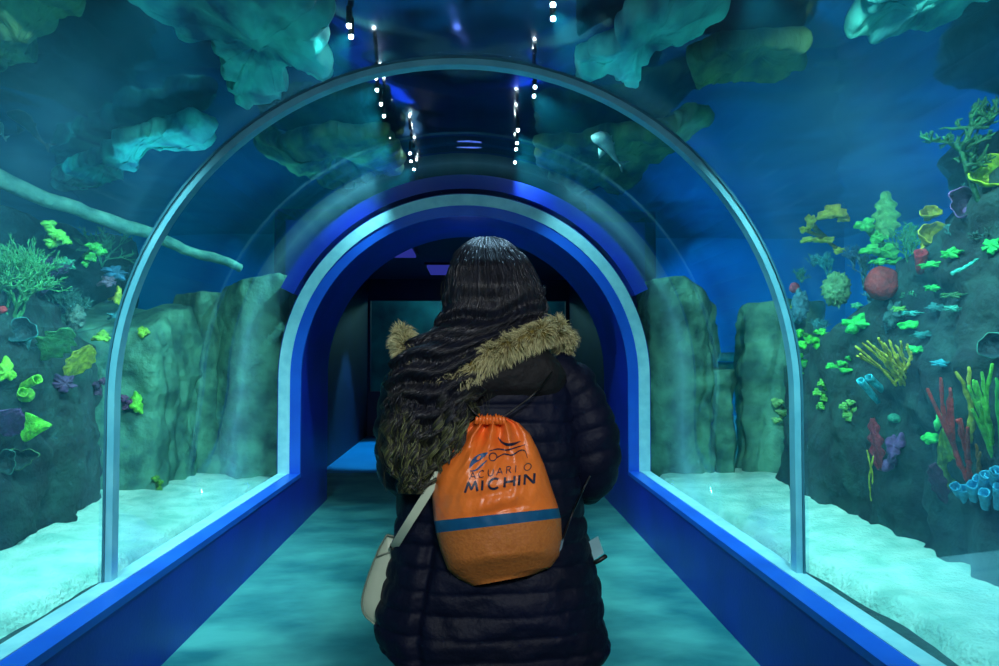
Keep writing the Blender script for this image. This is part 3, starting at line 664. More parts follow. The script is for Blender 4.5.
c_ball(-1, 73, 318, 17, 24, (80, 110, 100), 'grey brain coral on the middle left reef', bump=.25, bs=50, seed=13, name='brain_coral', cat='coral')
c_cup(-1, 22, 330, 24, 24, (50, 140, 140), (20, 70, 80), 'teal goblet sponge on a thin stem', aim=(.3, -.8, .5), seed=4, stem=(22, 378))
c_ball(-1, 1, 310, 8, 8, (200, 40, 50), 'tiny red sponge at the left frame edge', bump=.1, seed=14)
c_blade(-1, (40, 358), (70, 330), 30, (70, 150, 90), 'green ribbed sea fan in the middle left reef', seed=8, ribs=7, wav=.2)
c_fingers(-1, (52, 340), [(70, 328), (66, 336)], (170, 60, 60), 'short red twig coral above the green sea fan', r=.006, seed=13, fork=False)
c_blade(-1, (68, 376), (92, 347), 22, (185, 200, 60), 'yellow leaf shaped coral left of the hoop', seed=9, ribs=4, wav=.1, name='leaf_coral')
c_plate(-1, 90, 331, 109, 343, (140, 195, 60), 'yellow green tab coral beside the left hoop', seed=33, lobes=3)
c_plate(-1, -8, 358, 12, 383, (140, 225, 50), 'lime green mound coral at the left frame edge', seed=34, lobes=3)
c_tubes(-1, [(20, 388, 38, 379), (22, 396, 23, 392)], .024, (130, 215, 60), (40, 90, 20), 'lime green bent tube sponge on the left reef')
c_ball(-1, 22, 396, 16, 15, (140, 220, 60), 'lime green round knob coral under the bent tube', bump=.06, seed=15, name='knob_coral', cat='coral')
c_plate(-1, 46, 376, 72, 394, (95, 60, 110), 'purple ruffled coral below the yellow leaf', seed=35)
c_cluster(-1, [(87, 380, 9, 9), (94, 385, 9, 9), (100, 381, 8, 8), (97, 392, 9, 9)], (100, 45, 90), 'dark magenta knobbly coral left of the hoop', seed=36, name='knobbly_coral')
c_cluster(-1, [(121, 398, 9, 9), (128, 402, 8, 8), (123, 407, 8, 7)], (110, 55, 100), 'magenta knobbly coral inside the hoop', seed=37, name='knobbly_coral')
c_blade(-1, (-6, 432), (22, 412), 30, (100, 60, 120), 'purple cone shaped coral at the left frame edge', seed=10, ribs=4, wav=.05, shape=.7)
c_blade(-1, (20, 427), (51, 426), 36, (120, 230, 60), 'lime green triangular coral pointing right', seed=11, ribs=1, wav=.02, shape=0, name='leaf_coral')
c_cup(-1, 20, 458, 26, 18, (90, 140, 80), (20, 60, 60), 'olive ring shaped cup sponge low on the left rock', aim=(.4, -.85, .3), seed=6, wob=.2)
c_cup(-1, 4, 462, 20, 22, (60, 130, 110), (20, 60, 60), 'teal cup sponge low at the left frame edge', aim=(.4, -.85, .3), seed=8, wob=.15)
c_plate(-1, 132, 390, 147, 413, (130, 220, 60), 'lime green lobed coral just inside the hoop', seed=38, lobes=3)
c_plate(-1, 139, 327, 151, 341, (160, 210, 70), 'small yellow green coral at the foot of the boulder', seed=39, lobes=3)
c_cluster(-1, [(153, 478, 8, 7), (159, 482, 7, 7), (156, 488, 8, 6)], (120, 180, 50), 'small yellow green coral near the left sand', seed=40)

# ---------------------------------------------------------------- fish
def fish(name, head, tail, w, m, label, cat, shark=False, Y=4.2):
    a, e = P(head[0], head[1], Y), P(tail[0], tail[1], Y + .1); ax = e - a; L = ax.length; ax.normalize()
    sd = ax.cross(Vector((0, 1, 0))).normalized(); dp = ax.cross(sd).normalized(); b = MB(); prof = [(0, .05), (.06, .5), (.15, .85), (.3, 1), (.45, .9), (.6, .62), (.78, .32), (.92, .16), (1, .12)]
    b.loft([[a + ax * L * t + sd * math.cos(k * .3927) * w * f * .5 + dp * math.sin(k * .3927) * w * f * .42 + sd * .03 * math.sin(t * 5) for k in range(16)] for t, f in prof])
    def fin(p0, p1, p2, th=.004):
        o = dp * th; b.add([p0 - o, p1 - o, p2 - o, p0 + o, p1 + o, p2 + o], [(0, 1, 2), (5, 4, 3), (0, 3, 4, 1), (1, 4, 5, 2), (2, 5, 3, 0)])
    T = e + sd * .03 * math.sin(5)
    fin(T - ax * w * .3, T + ax * w * .45 + sd * w * .5, T + ax * w * .15); fin(T - ax * w * .3, T + ax * w * .35 - sd * w * .4, T + ax * w * .15)
    q = a + ax * L * .3
    for s in (-1, 1): fin(q + sd * s * w * .35, q + sd * s * w * .85 + ax * w * .4, q + sd * s * w * .3 + ax * w * .6)
    fin(q + ax * L * .15 + sd * w * .3, q + ax * L * .3 + sd * w * .6, q + ax * L * .3 + sd * w * .2)
    o = fixn(b.build(name, m, smooth=True)); tag(o, label, cat)
fish('shark', (591, 136), (623, 160), .10, M['fishw'], 'small pale shark swimming overhead, seen from below', 'shark', True, 4.3)
fish('fish', (6, 112), (50, 142), .09, M['fishd'], 'dim grey fish swimming in the upper left of the tank', 'fish', False, 4.6)
fish('fish', (-6, 128), (7, 134), .05, M['fishw'], 'pale little fish at the left frame edge', 'fish', False, 4.6)

# ---------------------------------------------------------------- overhead spot lamps
def aim(o, tgt): o.rotation_euler = (Vector(tgt) - o.location).to_track_quat('-Z', 'Y').to_euler()
ZL = 2.88
def dot(px, py): return PZ(px, py, ZL)
lampsL = [(349, 27), (351, 38), (376, 79), (377, 91), (381, 105), (384, 117), (389, 138), (410, 154), (411, 162), (414, 170), (418, 187)]
lampsR = [(553, 6), (553, 20), (535, 88), (534, 97), (518, 131), (517, 144), (516, 150), (515, 163)]
words = ['nearest', 'second', 'third', 'fourth', 'fifth', 'sixth', 'seventh', 'eighth', 'ninth', 'tenth', 'eleventh']
LAMPCOL = (.32, .95, .95)
for side, lst in ((-1, lampsL), (1, lampsR)):
    for i, (px, py) in enumerate(lst):
        p = dot(px, py)
        lab = 'tiny white spot lamp, %s along the %s row overhead' % (words[i], 'left' if side < 0 else 'right')
        t = empty('spot_lamp', p, lab, 'spot lamp', 'spot lamps in two rows overhead')
        r = .009 * (1.3 if i < 2 else 1)
        b = MB(); b.tube([p + Vector((0, 0, .10)), p + Vector((0, 0, .012))], r * 1.25, 14, dome=False); b.build('housing', M['black'], t)
        b = MB(); b.tube([p + Vector((0, 0, .014)), p], r, 14, dome=True); b.build('lens', M['lens'], t)
        if i % 2 == 0:
            ld = bpy.data.lights.new('spot_light', 'SPOT'); ld.energy = 105; ld.color = LAMPCOL; ld.spot_size = R(85); ld.spot_blend = .8; ld.shadow_soft_size = .02
            lo = bpy.data.objects.new('spot_light', ld); C.objects.link(lo); lo.location = p - Vector((0, 0, .03)); aim(lo, (side * 2.1, p.y, .35))
def spot(loc, tgt, e, col, size=60, rad=.05, blend=.6):
    ld = bpy.data.lights.new('unseen_spot', 'SPOT'); ld.energy = e; ld.color = col; ld.spot_size = R(size); ld.spot_blend = blend; ld.shadow_soft_size = rad
    lo = bpy.data.objects.new('unseen_spot', ld); C.objects.link(lo); lo.location = loc; aim(lo, tgt); return lo
# added unseen spots above the near bays, to light sand and corals
for s in (-1, 1):
    for y in (.6, 1.9, 2.8):
        spot((s * 1.2, y, 2.85), (s * 2.3, y + 1.3, .6), 170, (.32, .95, .95), 80)
    spot((s * .9, 1.2, 2.85), (s * 2.6, 4.0, 1.8), 300, (.6, 1, .9), 50)
    # added unseen uplights behind the reef, for the overhead slabs
    spot((s * 4.0, 2.0, .6), (s * 2.2, 5.5, 2.9), 760, (.10, .85, 1.0), 95, .08)
    spot((s * 3.3, 7.6, .5), (s * 2.2, 5.0, 2.9), 480, (.08, .75, 1.0), 100, .08)
    spot((s * 3.5, 6.7, 1.0), (s * 5.6, 5.6, 1.9), (520 if s > 0 else 200), (.02, .38, 1.0), 140, .05)  # added unseen blue floods for the tank walls
    spot((s * 2.8, 8.6, 2.7), (s * 4.2, 9.8, 1.2), (170 if s > 0 else 45), (.03, .42, 1.0), 120, .05)
# behind the photographer: added area fill for hoop and ring, unseen front key
ad = bpy.data.lights.new('tunnel_fill', 'AREA'); ad.energy = 13; ad.size = .5; ad.color = (.5, .85, 1)
ao = bpy.data.objects.new('tunnel_fill', ad); C.objects.link(ao); ao.location = (-.1, -1.2, 2.2); aim(ao, (0, 4.5, 1.2))
so = spot((.45, -.9, 2.25), (.03, 1.75, .95), 150, (1, .98, .97), 42, .16, .7)
spot((.25, 2.7, 2.84), (.0, 1.82, 1.45), 75, (.45, .75, 1), 40, .08, .6)  # added unseen overhead spot for hair sheen
# room beyond
spot((-1.0, 9.4, 2.4), (-1.0, 9.3, 0), 260, (.1, .65, 1), 62, .05, .3)  # added unseen spots that brighten the blue floor
spot((.6, 9.4, 2.4), (.6, 9.3, 0), 40, (.1, .65, 1), 62, .05, .3)
for loc, e, c in (((0, YE + .9, 2.3), 30, (.3, .9, .9)), ((0, 5.9, 2.0), 1.2, (.15, .25, 1))):
    ld = bpy.data.lights.new('room_light', 'POINT'); ld.energy = e; ld.color = c; ld.shadow_soft_size = .05
    lo = bpy.data.objects.new('room_light', ld); C.objects.link(lo); lo.location = loc

# ---------------------------------------------------------------- the visitor
YB = 1.90
PER = P(492, 354, YB); PER.z = 0
person = empty('person', PER, 'woman seen from behind in long dark quilted coat, walking through the tunnel', 'person')
# body: one skinned surface
def skin_body():
    J, E, Rr = [], [], []
    def j(v, r, frm=None):
        J.append(Vector(v)); Rr.append(r)
        if frm is not None: E.append((frm, len(J) - 1))
        return len(J) - 1
    x0 = PER.x; y0 = YB
    pel = j((x0, y0, .92), .13)
    sp = j((x0, y0, 1.08), .11, pel); ch = j((x0, y0, 1.22), .12, sp); nk = j((x0, y0 + .0, 1.35), .055, ch); nk2 = j((x0, y0 + .02, 1.41), .052, nk)
    jaw = j((x0, y0 + .05, 1.45), .068, nk2); cr = j((x0, y0 + .015, 1.52), .092, jaw); tp = j((x0, y0 + .015, 1.56), .07, cr)
    nose = j((x0, y0 + .125, 1.485), .012, cr)
    for s in (-1, 1): j((x0 + s * .098, y0 + .02, 1.49), .014, cr)
    for s in (-1, 1):
        hx = x0 + s * .09; h = j((hx, y0, .88), .10, pel); k = j((hx + s * .01, y0 - .01 + s * .03, .48), .062, h); an = j((hx + s * .01, y0 - .03 + s * .06, .10), .04, k); j((hx + s * .02, y0 + .08 + s * .06, .04), .035, an)
        sh = j((x0 + s * .15, y0, 1.235), .042, ch)
        el = j(P(591 if s > 0 else 405, 470, YB), .042, sh)
        wr = j(P(548 if s > 0 else 440, 478, YB + .27), .028, el)
        pm = j(P(538 if s > 0 else 450, 476, YB + .34), .032, wr)
        base = J[pm]
        for f in range(4):
            o = Vector((-s * .012 * 0, 0, (f - 1.5) * .02)); LN = (.032, .037, .034, .027)[f]
            a = j(base + o + Vector((-s * .02, .035, 0)), .0095, pm)
            c = j(J[a] + Vector((-s * LN, .012, 0)), .009, a); d = j(J[c] + Vector((-s * LN * .6, -.02, 0)), .0085, c); j(J[d] + Vector((0, -.02, 0)), .008, d)
        a = j(base + Vector((0, -.01, .04)), .011, pm); c = j(J[a] + Vector((-s * .02, .01, .025)), .010, a); j(J[c] + Vector((-s * .02, .01, .01)), .009, c)
    me = bpy.data.meshes.new('body'); me.from_pydata([v - Vector(person['_o']) for v in J], E, [])
    o = bpy.data.objects.new('body', me); C.objects.link(o); o.parent = person
    md = o.modifiers.new('skin', 'SKIN'); md.use_smooth_shade = True
    for i, v in enumerate(me.skin_vertices[0].data): v.radius = (Rr[i], Rr[i]); v.use_root = (i == 0)
    sb = o.modifiers.new('sub', 'SUBSURF'); sb.levels = 2; sb.render_levels = 2
    me.materials.append(M['skin']); return o
skin_body()
# trousers and boots
b = MB()
for s in (-1, 1):
    hx = PER.x + s * .09
    b.tube([(hx, YB, .9), (hx, YB, .7), (hx + s * .01, YB - .01 + s * .03, .48), (hx + s * .01, YB - .02 + s * .045, .3), (hx + s * .01, YB - .03 + s * .06, .13)], [.115, .105, .08, .07, .065], 20, disp=lambda t, th, p: .06 * fbm(p, 9, 3))
fixn(b.build('trousers', M['trousers'], person))
for s in (-1, 1):
    hx = PER.x + s * .10; y = YB - .03 + s * .06; b = MB()
    b.loft([[Vector((hx + math.cos(k * .3927) * w, y + cy + math.sin(k * .3927) * l, z)) for k in range(16)] for w, l, cy, z in [(.045, .13, .06, 0), (.05, .14, .06, .02), (.047, .13, .055, .05), (.045, .085, .02, .09), (.05, .06, 0, .13), (.055, .062, 0, .22)]])
    o = fixn(b.build('boot', M['boot'], person))
# coat
rows = [(338, 474, 512, .055), (346, 450, 530, .075), (353, 424, 548, .09), (362, 408, 562, .105), (380, 398, 574, .12), (400, 394, 578, .13), (440, 396, 580, .14), (480, 398, 580, .145), (510, 399, 583, .15),
        (550, 393, 591, .16), (590, 383, 599, .17), (620, 376, 605, .175), (640, 381, 608, .175), (652, 396, 603, .17), (660, 412, 592, .165), (668, 422, 584, .16), (676, 432, 574, .155)]
SC = 1 / 368.0
def coat():
    b = MB(); rings = []; N = 240; K = 180; y0, y1 = 338, 676
    for k in range(K + 1):
        py = lerp(y0, y1, k / K); l_, r_, d = tab(rows, py)
        c = P((l_ + r_) / 2, py, YB); hw = (P(r_, py, YB) - P(l_, py, YB)).length / 2; ring = []
        sp = 20.5 if py > 500 else 17.5
        for i in range(N):
            a = 2 * math.pi * i / N; ca, sa = math.cos(a), math.sin(a)
            ex = .82
            q = Vector((math.copysign(abs(ca) ** ex, ca) * hw, math.copysign(abs(sa) ** ex, sa) * d, 0))
            nn = Vector((ca * d, sa * hw, 0)).normalized()
            wv = py + 2.2 * nz((q.x * 5, q.y * 5, py * .02), 1, 3)
            if py > 372:
                g = abs(math.sin(math.pi * wv / sp)); puff = .0085 * (g ** .4) - .005
            else: puff = 0
            w = c + q
            puff += .010 * fbm((w.x, w.y, w.z * 1.8), 5.5, 3, 2) + .004 * fbm((w.x, w.y, w.z * .6), 24, 2, 6) 
            if py > 505:   # side seam at the back left
                dx = q.x / hw + .62
                if sa < 0: puff -= .014 * math.exp(-(dx / .05) ** 2) * sstep(505, 540, py)
            ring.append(w + nn * puff)
        rings.append(ring)
    b.loft(rings); return fixn(b.build('coat', M['coat'], person))
ct = coat()
def sleeve(pts, rad):
    # dense resample (Catmull)
    q = [pts[0]] + pts + [pts[-1]]; rr = [rad[0]] + rad + [rad[-1]]; D, Rd = [], []
    for i in range(1, len(q) - 2):
        for k in range(16):
            t = k / 16; p0, p1, p2, p3 = q[i - 1], q[i], q[i + 1], q[i + 2]
            D.append(.5 * ((2 * p1) + (p2 - p0) * t + (2 * p0 - 5 * p1 + 4 * p2 - p3) * t * t + (3 * p1 - p0 - 3 * p2 + p3) * t ** 3)); Rd.append(lerp(rr[i], rr[i + 1], t))
    L = [0]
    for a, c in zip(D, D[1:]): L.append(L[-1] + (c - a).length)
    n = len(D) - 1
    def dsp(t, th, p):
        s_ = L[min(n, int(round(t * n)))]
        return .10 * (abs(math.sin(math.pi * s_ / .052 + .6 * nz(p, 8))) ** .55) - .06 + .10 * fbm(p, 9, 3) + .03 * fbm(p, 30, 2)
    b = MB(); b.tube(D, Rd, 40, disp=dsp, dome=False); return fixn(b.build('sleeve', M['coat'], ct))
sleeve([P(548, 366, YB), P(572, 388, YB), P(586, 420, YB), P(592, 450, YB), P(590, 472, YB + .02), P(575, 480, YB + .13), P(550, 478, YB + .25)], [.055, .070, .074, .074, .072, .062, .05])
sleeve([P(424, 366, YB), P(410, 388, YB), P(404, 420, YB), P(403, 445, YB), P(406, 466, YB + .02), P(420, 478, YB + .13), P(440, 478, YB + .25)], [.055, .070, .074, .074, .072, .062, .05])
# hood lying on the shoulders
def hood():
    b = MB(); rings = []; c = P(484, 366, 1.83); th = R(8)
    for j in range(1, 40):
        ph = math.pi * j / 40; ring = []
        for i in range(80):
            a = 2 * math.pi * i / 80
            v = Vector((math.cos(a) * math.sin(ph) * .205, math.sin(a) * math.sin(ph) * .095, math.cos(ph) * .115))
            v.z -= .25 * v.x * v.x / .22
            v = Vector((v.x * math.cos(th) - v.z * math.sin(th), v.y, v.x * math.sin(th) + v.z * math.cos(th)))
            w = c + v; v *= 1 + .12 * fbm((w.x, w.y, w.z * 1.5), 7, 4, 4) + .05 * math.sin((w.x * 22 + w.z * 34)) * sstep(0, -.06, v.z)
            ring.append(c + v)
        rings.append(ring)
    b.loft(rings); return fixn(b.build('hood', M['lining'], person))
hd = hood()
# fur trim
fpts = [P(563, 350, 1.92), P(563, 336, 1.88), P(553, 329, 1.82), P(537, 335, 1.775), P(518, 344, 1.75), P(498, 353, 1.74), P(480, 364, 1.735), P(456, 378, 1.735), P(432, 374, 1.74), P(414, 360, 1.77), P(404, 346, 1.82), P(404, 334, 1.90)]
def catm(q, k=8):
    q = [q[0]] + q + [q[-1]]; D = []
    for i in range(1, len(q) - 2):
        for n_ in range(k):
            t = n_ / k; p0, p1, p2, p3 = q[i - 1], q[i], q[i + 1], q[i + 2]
            D.append(.5 * ((2 * p1) + (p2 - p0) * t + (2 * p0 - 5 * p1 + 4 * p2 - p3) * t * t + (3 * p1 - p0 - 3 * p2 + p3) * t ** 3))
    return D + [q[-2]]
fp = catm(fpts); fr = [.030 if 10 < i < len(fp) - 12 else .026 for i in range(len(fp))]
b = MB(); b.tube(fp, [r * .8 for r in fr], 16)
rnd = random.Random(5)
for k in range(12000):
    i = rnd.randint(0, len(fp) - 2); p = fp[i].lerp(fp[i + 1], rnd.random()); t = (fp[i + 1] - fp[i]).normalized()
    x = t.orthogonal().normalized(); y = t.cross(x); a = rnd.uniform(0, 6.283); d = x * math.cos(a) + y * math.sin(a)
    root = p + d * fr[i] * .7; cl = Vector((nz(root, 40, 1), nz(root, 40, 5), nz(root, 40, 9)))
    dr = (d * .9 + t * .35 + cl * 1.1 + Vector((rnd.uniform(-.3, .3), rnd.uniform(-.3, .3), rnd.uniform(-.5, .1)))).normalized()
    L = rnd.uniform(.014, .034); w = dr.cross(Vector((rnd.uniform(-1, 1), 1, rnd.uniform(-1, 1)))).normalized() * .0011
    dr2 = (dr + Vector((0, 0, -.6)) + cl * .8).normalized()
    m1 = root + dr * L * .5; m2 = m1 + dr2 * L * .5; tipc = rnd.uniform(.3, 1)
    b.add([root - w, root + w, m1 + w * .8, m1 - w * .8, m2], [(0, 1, 2, 3), (3, 2, 4)], [.1, .1, .5 * tipc, .5 * tipc, tipc])
b.build('fur_trim', M['fur'], hd, attr='tip')
# hair
hr = [(236, 480, 494), (240, 470, 505), (246, 462, 514), (255, 454, 524), (268, 449, 534), (282, 447, 540), (298, 444, 545), (312, 441, 547), (322, 438, 540), (332, 428, 522), (342, 412, 505), (352, 401, 494), (364, 395, 486),
      (380, 391, 481), (400, 388, 478), (420, 386, 470), (440, 386, 462), (460, 390, 452), (475, 396, 442), (490, 404, 424)]
hf = [(236, 1.90, .02), (246, 1.83, .07), (262, 1.785, .11), (285, 1.765, .125), (305, 1.77, .12), (322, 1.765, .10), (340, 1.735, .06), (360, 1.715, .05), (400, 1.70, .045), (440, 1.70, .04), (490, 1.715, .02)]
def hp_(u, py, lift=0, wave=1):
    l_, r_ = tab(hr, py); yf, th = tab(hf, py); s_ = u * 2 - 1
    px = lerp(l_, r_, u)
    ph = 3.2 * u + .6 * math.sin(u * 9)
    amp = 3.4 * sstep(290, 350, py) * wave + .5
    px += amp * math.sin(py * .29 + ph * 2.2)
    Y = yf + th * (1 - math.sqrt(max(0, 1 - s_ * s_ * .97))) * 1.0 - lift
    Y += .009 * math.sin(py * .29 + ph * 2.2 + 1.2) * sstep(285, 330, py)
    return P(px, py, Y)
b = MB(); rings = []
for k in range(100):
    py = lerp(236.5, 486, k / 99); yf, th = tab(hf, py)
    front = [hp_(.03 + .94 * i / 28, py, -.004) for i in range(29)]
    bk = []
    for i in range(28, -1, -1):
        q = hp_(.03 + .94 * i / 28, py, 0, 1); s_ = (i / 28) * 2 - 1
        bk.append(q + Vector((0, (.03 + th * 1.5) * math.sqrt(max(0.0, 1 - s_ * s_)) + .006, 0)))
    rings.append(front + bk)
tipf = lambda py, u: sstep(385, 465, py + (10 if u < .25 else 0) + (18 if u > .8 else 0) - 25 * (1 if .3 < u < .75 else 0))
b.loft(rings, a=[tipf(lerp(236.5, 486, k / 99), .5) * .5 for k in range(100) for _ in range(58)])
rnd = random.Random(11)
def lock(u0, u1, pa, pb, r, lift, n=5, fl=0):
    N = max(8, int((pb - pa) / 3.2)); pts, aa, rd = [], [], []
    jx, jp = rnd.uniform(-2, 2), rnd.uniform(0, 6.28); am = rnd.uniform(.6, 3.2) + fl
    for i in range(N + 1):
        t = i / N; py = lerp(pa, pb, t); u = lerp(u0, u1, t)
        p = hp_(min(1, max(0, u)), py, lift)
        g = sstep(300, 360, py)
        p += Vector((math.sin(py * .27 + jp) * am * .0022 * (.25 + g), math.cos(py * .27 + jp) * .003 * g, 0))
        pts.append(p); aa.append(min(1, tipf(py, u) * rnd_t)); rd.append(r * (.35 + .65 * math.sin(math.pi * min(1, .12 + t * .86)) ** .6))
    b.tube(pts, rd, n, a=aa)
for k in range(620):
    u = rnd.random(); rnd_t = rnd.uniform(.6, 1.1) if rnd.random() < .2 else rnd.uniform(0, .25)
    pa = rnd.uniform(237, 262) if rnd.random() < .75 else rnd.uniform(265, 400)
    pb = min(492, rnd.uniform(400, 496)) if u < .75 else rnd.uniform(330, 480)
    lock(u, min(1, max(0, u + rnd.uniform(-.12, .12))), pa, max(pa + 40, pb), rnd.uniform(.002, .005), rnd.uniform(0, .007))
for k in range(2600):
    u = rnd.random(); rnd_t = rnd.uniform(.5, 1.1) if rnd.random() < .3 else rnd.uniform(0, .2); pa = rnd.uniform(237, 300) if rnd.random() < .6 else rnd.uniform(300, 430)
    lock(u, min(1, max(0, u + rnd.uniform(-.1, .1))), pa, min(494, pa + rnd.uniform(60, 190)), rnd.uniform(.0005, .0011), rnd.uniform(.003, .012), 3, 1)
# strands falling to the right into the hood
for k in range(260):
    x0 = rnd.uniform(500, 545); y0 = rnd.uniform(285, 305); x1 = x0 + rnd.uniform(-8, 6); y1 = rnd.uniform(322, 342)
    N = 12; pts = [P(lerp(x0, x1, i / N) + 1.2 * math.sin(i * 1.1 + x0 * .2), lerp(y0, y1, i / N), 1.775 + .09 * ((x0 - 495) / 55) ** 2 - rnd.uniform(0, .001)) for i in range(N + 1)]
    b.tube(pts, rnd.uniform(.001, .0032), 4, a=[0.0] * (N + 1))
# wavy light locks at the left edge and beside the bag: tresses of near parallel strands
for k in range(40):
    left = k % 3 != 0
    x0 = rnd.uniform(388, 420) if left else rnd.uniform(442, 466); y0 = rnd.uniform(385, 425); y1 = rnd.uniform(462, 490) if left else rnd.uniform(448, 474)
    jp = rnd.uniform(0, 6.28); A = rnd.uniform(2.2, 4.0); wl = rnd.uniform(.19, .27); Yq = 1.69 + rnd.uniform(-.012, .02); dr = rnd.uniform(-5, 7) + (6 if left else -8)
    for q in range(16):
        ox, oy, ow = rnd.uniform(-2.6, 2.6), rnd.uniform(-5, 5), rnd.uniform(-.35, .35); N = 26
        pts = [P(x0 + ox * (1 - .3 * i / N) + dr * i / N + A * math.sin(lerp(y0, y1, i / N) * wl + jp + ow), lerp(y0 + oy, y1 + oy, i / N), Yq + .007 * math.cos(lerp(y0, y1, i / N) * wl + jp + ow)) for i in range(N + 1)]
        v0 = rnd.uniform(.4, 1.0) * (1 if rnd.random() < .42 else .1)
        b.tube(pts, rnd.uniform(.0005, .0015), 4, a=[v0 * sstep(0, .5, i / N) for i in range(N + 1)])
# flyaways
for k in range(60):
    y0 = rnd.uniform(240, 460); l_, r_ = tab(hr, y0); left = rnd.random() < .6; x0 = l_ if left else r_; N = 10
    yf = tab(hf, y0)[0] + tab(hf, y0)[1] * .8; dx = rnd.uniform(2, 9) * (-1 if left else 1)
    pts = [P(x0 + dx * math.sin(i / N * 2.6) + rnd.uniform(-.3, .3), y0 + 34 * i / N, yf) for i in range(N + 1)]
    b.tube(pts, .0004, 3, a=[.25] * (N + 1))
b.build('hair', M['hair'], person, attr='tip')

# ---------------------------------------------------------------- orange drawstring backpack
bag = empty('drawstring_backpack', P(497, 586, 1.66), 'orange drawstring backpack with fish logo and lettering on the woman\'s back', 'backpack')
BR = [((479, 418), (503, 415.5)), ((467, 424), (519, 423)), ((455, 436), (530, 434)), ((445, 455), (538, 450)), ((436, 474), (545, 467)), ((432, 497), (551, 486)),
      ((434, 521), (558.5, 508)), ((436, 533), (561, 518)), ((441, 552), (562, 540)), ((448, 570), (559, 556)), ((459, 579), (551, 567)), ((473, 586), (533, 575))]
BT = [0, .05, .12, .22, .33, .46, .60, .67, .79, .90, .95, 1.0]
def brow(t):
    for i in range(11):
        if t <= BT[i + 1] + 1e-9:
            k = (t - BT[i]) / (BT[i + 1] - BT[i]); a, c = BR[i], BR[i + 1]
            return (lerp(a[0][0], c[0][0], k), lerp(a[0][1], c[0][1], k)), (lerp(a[1][0], c[1][0], k), lerp(a[1][1], c[1][1], k))
    return BR[-1]
BK = 1.735
def bagpt(s_, t, lift=0):
    (ax, ay), (cx, cy) = brow(t); u = (s_ + 1) / 2; px, py = lerp(ax, cx, u), lerp(ay, cy, u)
    prof = (max(0, 1 - abs(s_) ** 2.4)) ** .5
    bul = .028 + .075 * sstep(0, .45, t) * (1 - .75 * sstep(.84, 1.0, t))
    d = bul * prof
    top = (1 - sstep(.02, .36, t))
    d += top * .017 * math.sin(s_ * 13 + 1.5 * math.sin(t * 9) + .6) * prof * (1 if t > .01 else .6) 
    d += .007 * (1 - sstep(.2, .4, t)) * fbm((s_ * 2.0, t * 3.5, 1), 1.6, 3) * prof
    d += .009 * fbm((s_ * 1.6 + t * 2, t * 1.2, 6), 2.0, 3) * prof * (1 - sstep(.5, .62, t))
    d += .006 * math.sin((t - .5) * 42 + s_ * 3.5) * prof * sstep(.40, .5, t) * (1 - sstep(.56, .6, t)) * (.5 + .5 * math.sin(s_ * 4 + 1))
    d += .003 * fbm((s_ * 2, t * 4, 6), 1.5, 2) * prof
    return P(px, py, BK - d - lift)
def bagsurf(t0, t1, nt, name, m, ns=110, cap=False):
    b = MB(); vs = []
    for j in range(nt + 1):
        t = lerp(t0, t1, j / nt)
        for i in range(ns + 1): vs.append(bagpt(lerp(-1, 1, i / ns), t))
    for j in range(nt + 1):
        t = lerp(t0, t1, j / nt); (ax, ay), (cx, cy) = brow(t)
        for i in range(ns + 1):
            u = 1 - i / ns; vs.append(P(lerp(ax, cx, u), lerp(ay, cy, u), BK + .012 * math.sin(math.pi * u)))
    W = ns + 1; o2 = W * (nt + 1)
    fs = [(j * W + i, j * W + i + 1, (j + 1) * W + i + 1, (j + 1) * W + i) for j in range(nt) for i in range(ns)]
    fs += [(o2 + j * W + i, o2 + j * W + i + 1, o2 + (j + 1) * W + i + 1, o2 + (j + 1) * W + i) for j in range(nt) for i in range(ns)]
    b.add(vs, fs); return fixn(b.build(name, m, bag)), b
o1, m1 = bagsurf(0, .60, 120, 'pouch', M['orange'])
o2, m2 = bagsurf(.67, 1.0, 60, 'pouch_base', M['tan'])
o3, m3 = bagsurf(.60, .67, 8, 'reflective_band', M['stripe'])
BV = BVHTree.FromPolygons([v.copy() for v in m1.v], m1.f)
def onto(px, py, lift=.0018):
    d = ray(px, py).normalized(); r = BV.ray_cast(CAM, d, 4)
    if r[0] is None: return P(px, py, 1.66)
    return r[0] - d * lift
LET = {'M': ([(0, 0), (.22, 1), (.5, .25), (.78, 1), (1, 0)], ), 'I': ([(.5, 0), (.5, 1)],), 'H': ([(0, 0), (0, 1)], [(1, 0), (1, 1)], [(0, .5), (1, .5)]),
       'N': ([(0, 0), (0, 1)], [(0, 1), (1, 0)], [(1, 0), (1, 1)]), 'U': ([(0, 1), (0, .4), (.12, .12), (.5, 0), (.88, .12), (1, .4), (1, 1)],),
       'A': ([(0, 0), (.5, 1)], [(.5, 1), (1, 0)], [(.2, .35), (.8, .35)]), 'R': ([(0, 0), (0, 1)], [(0, 1), (.6, 1), (.92, .78), (.6, .5), (0, .5)], [(.45, .5), (1, 0)]),
       'C': ([(.5 + .5 * math.cos(R(a)), .5 + .5 * math.sin(R(a))) for a in range(48, 313, 12)],), 'O': ([(.5 + .5 * math.cos(R(a)), .5 + .5 * math.sin(R(a))) for a in range(0, 361, 15)],)}
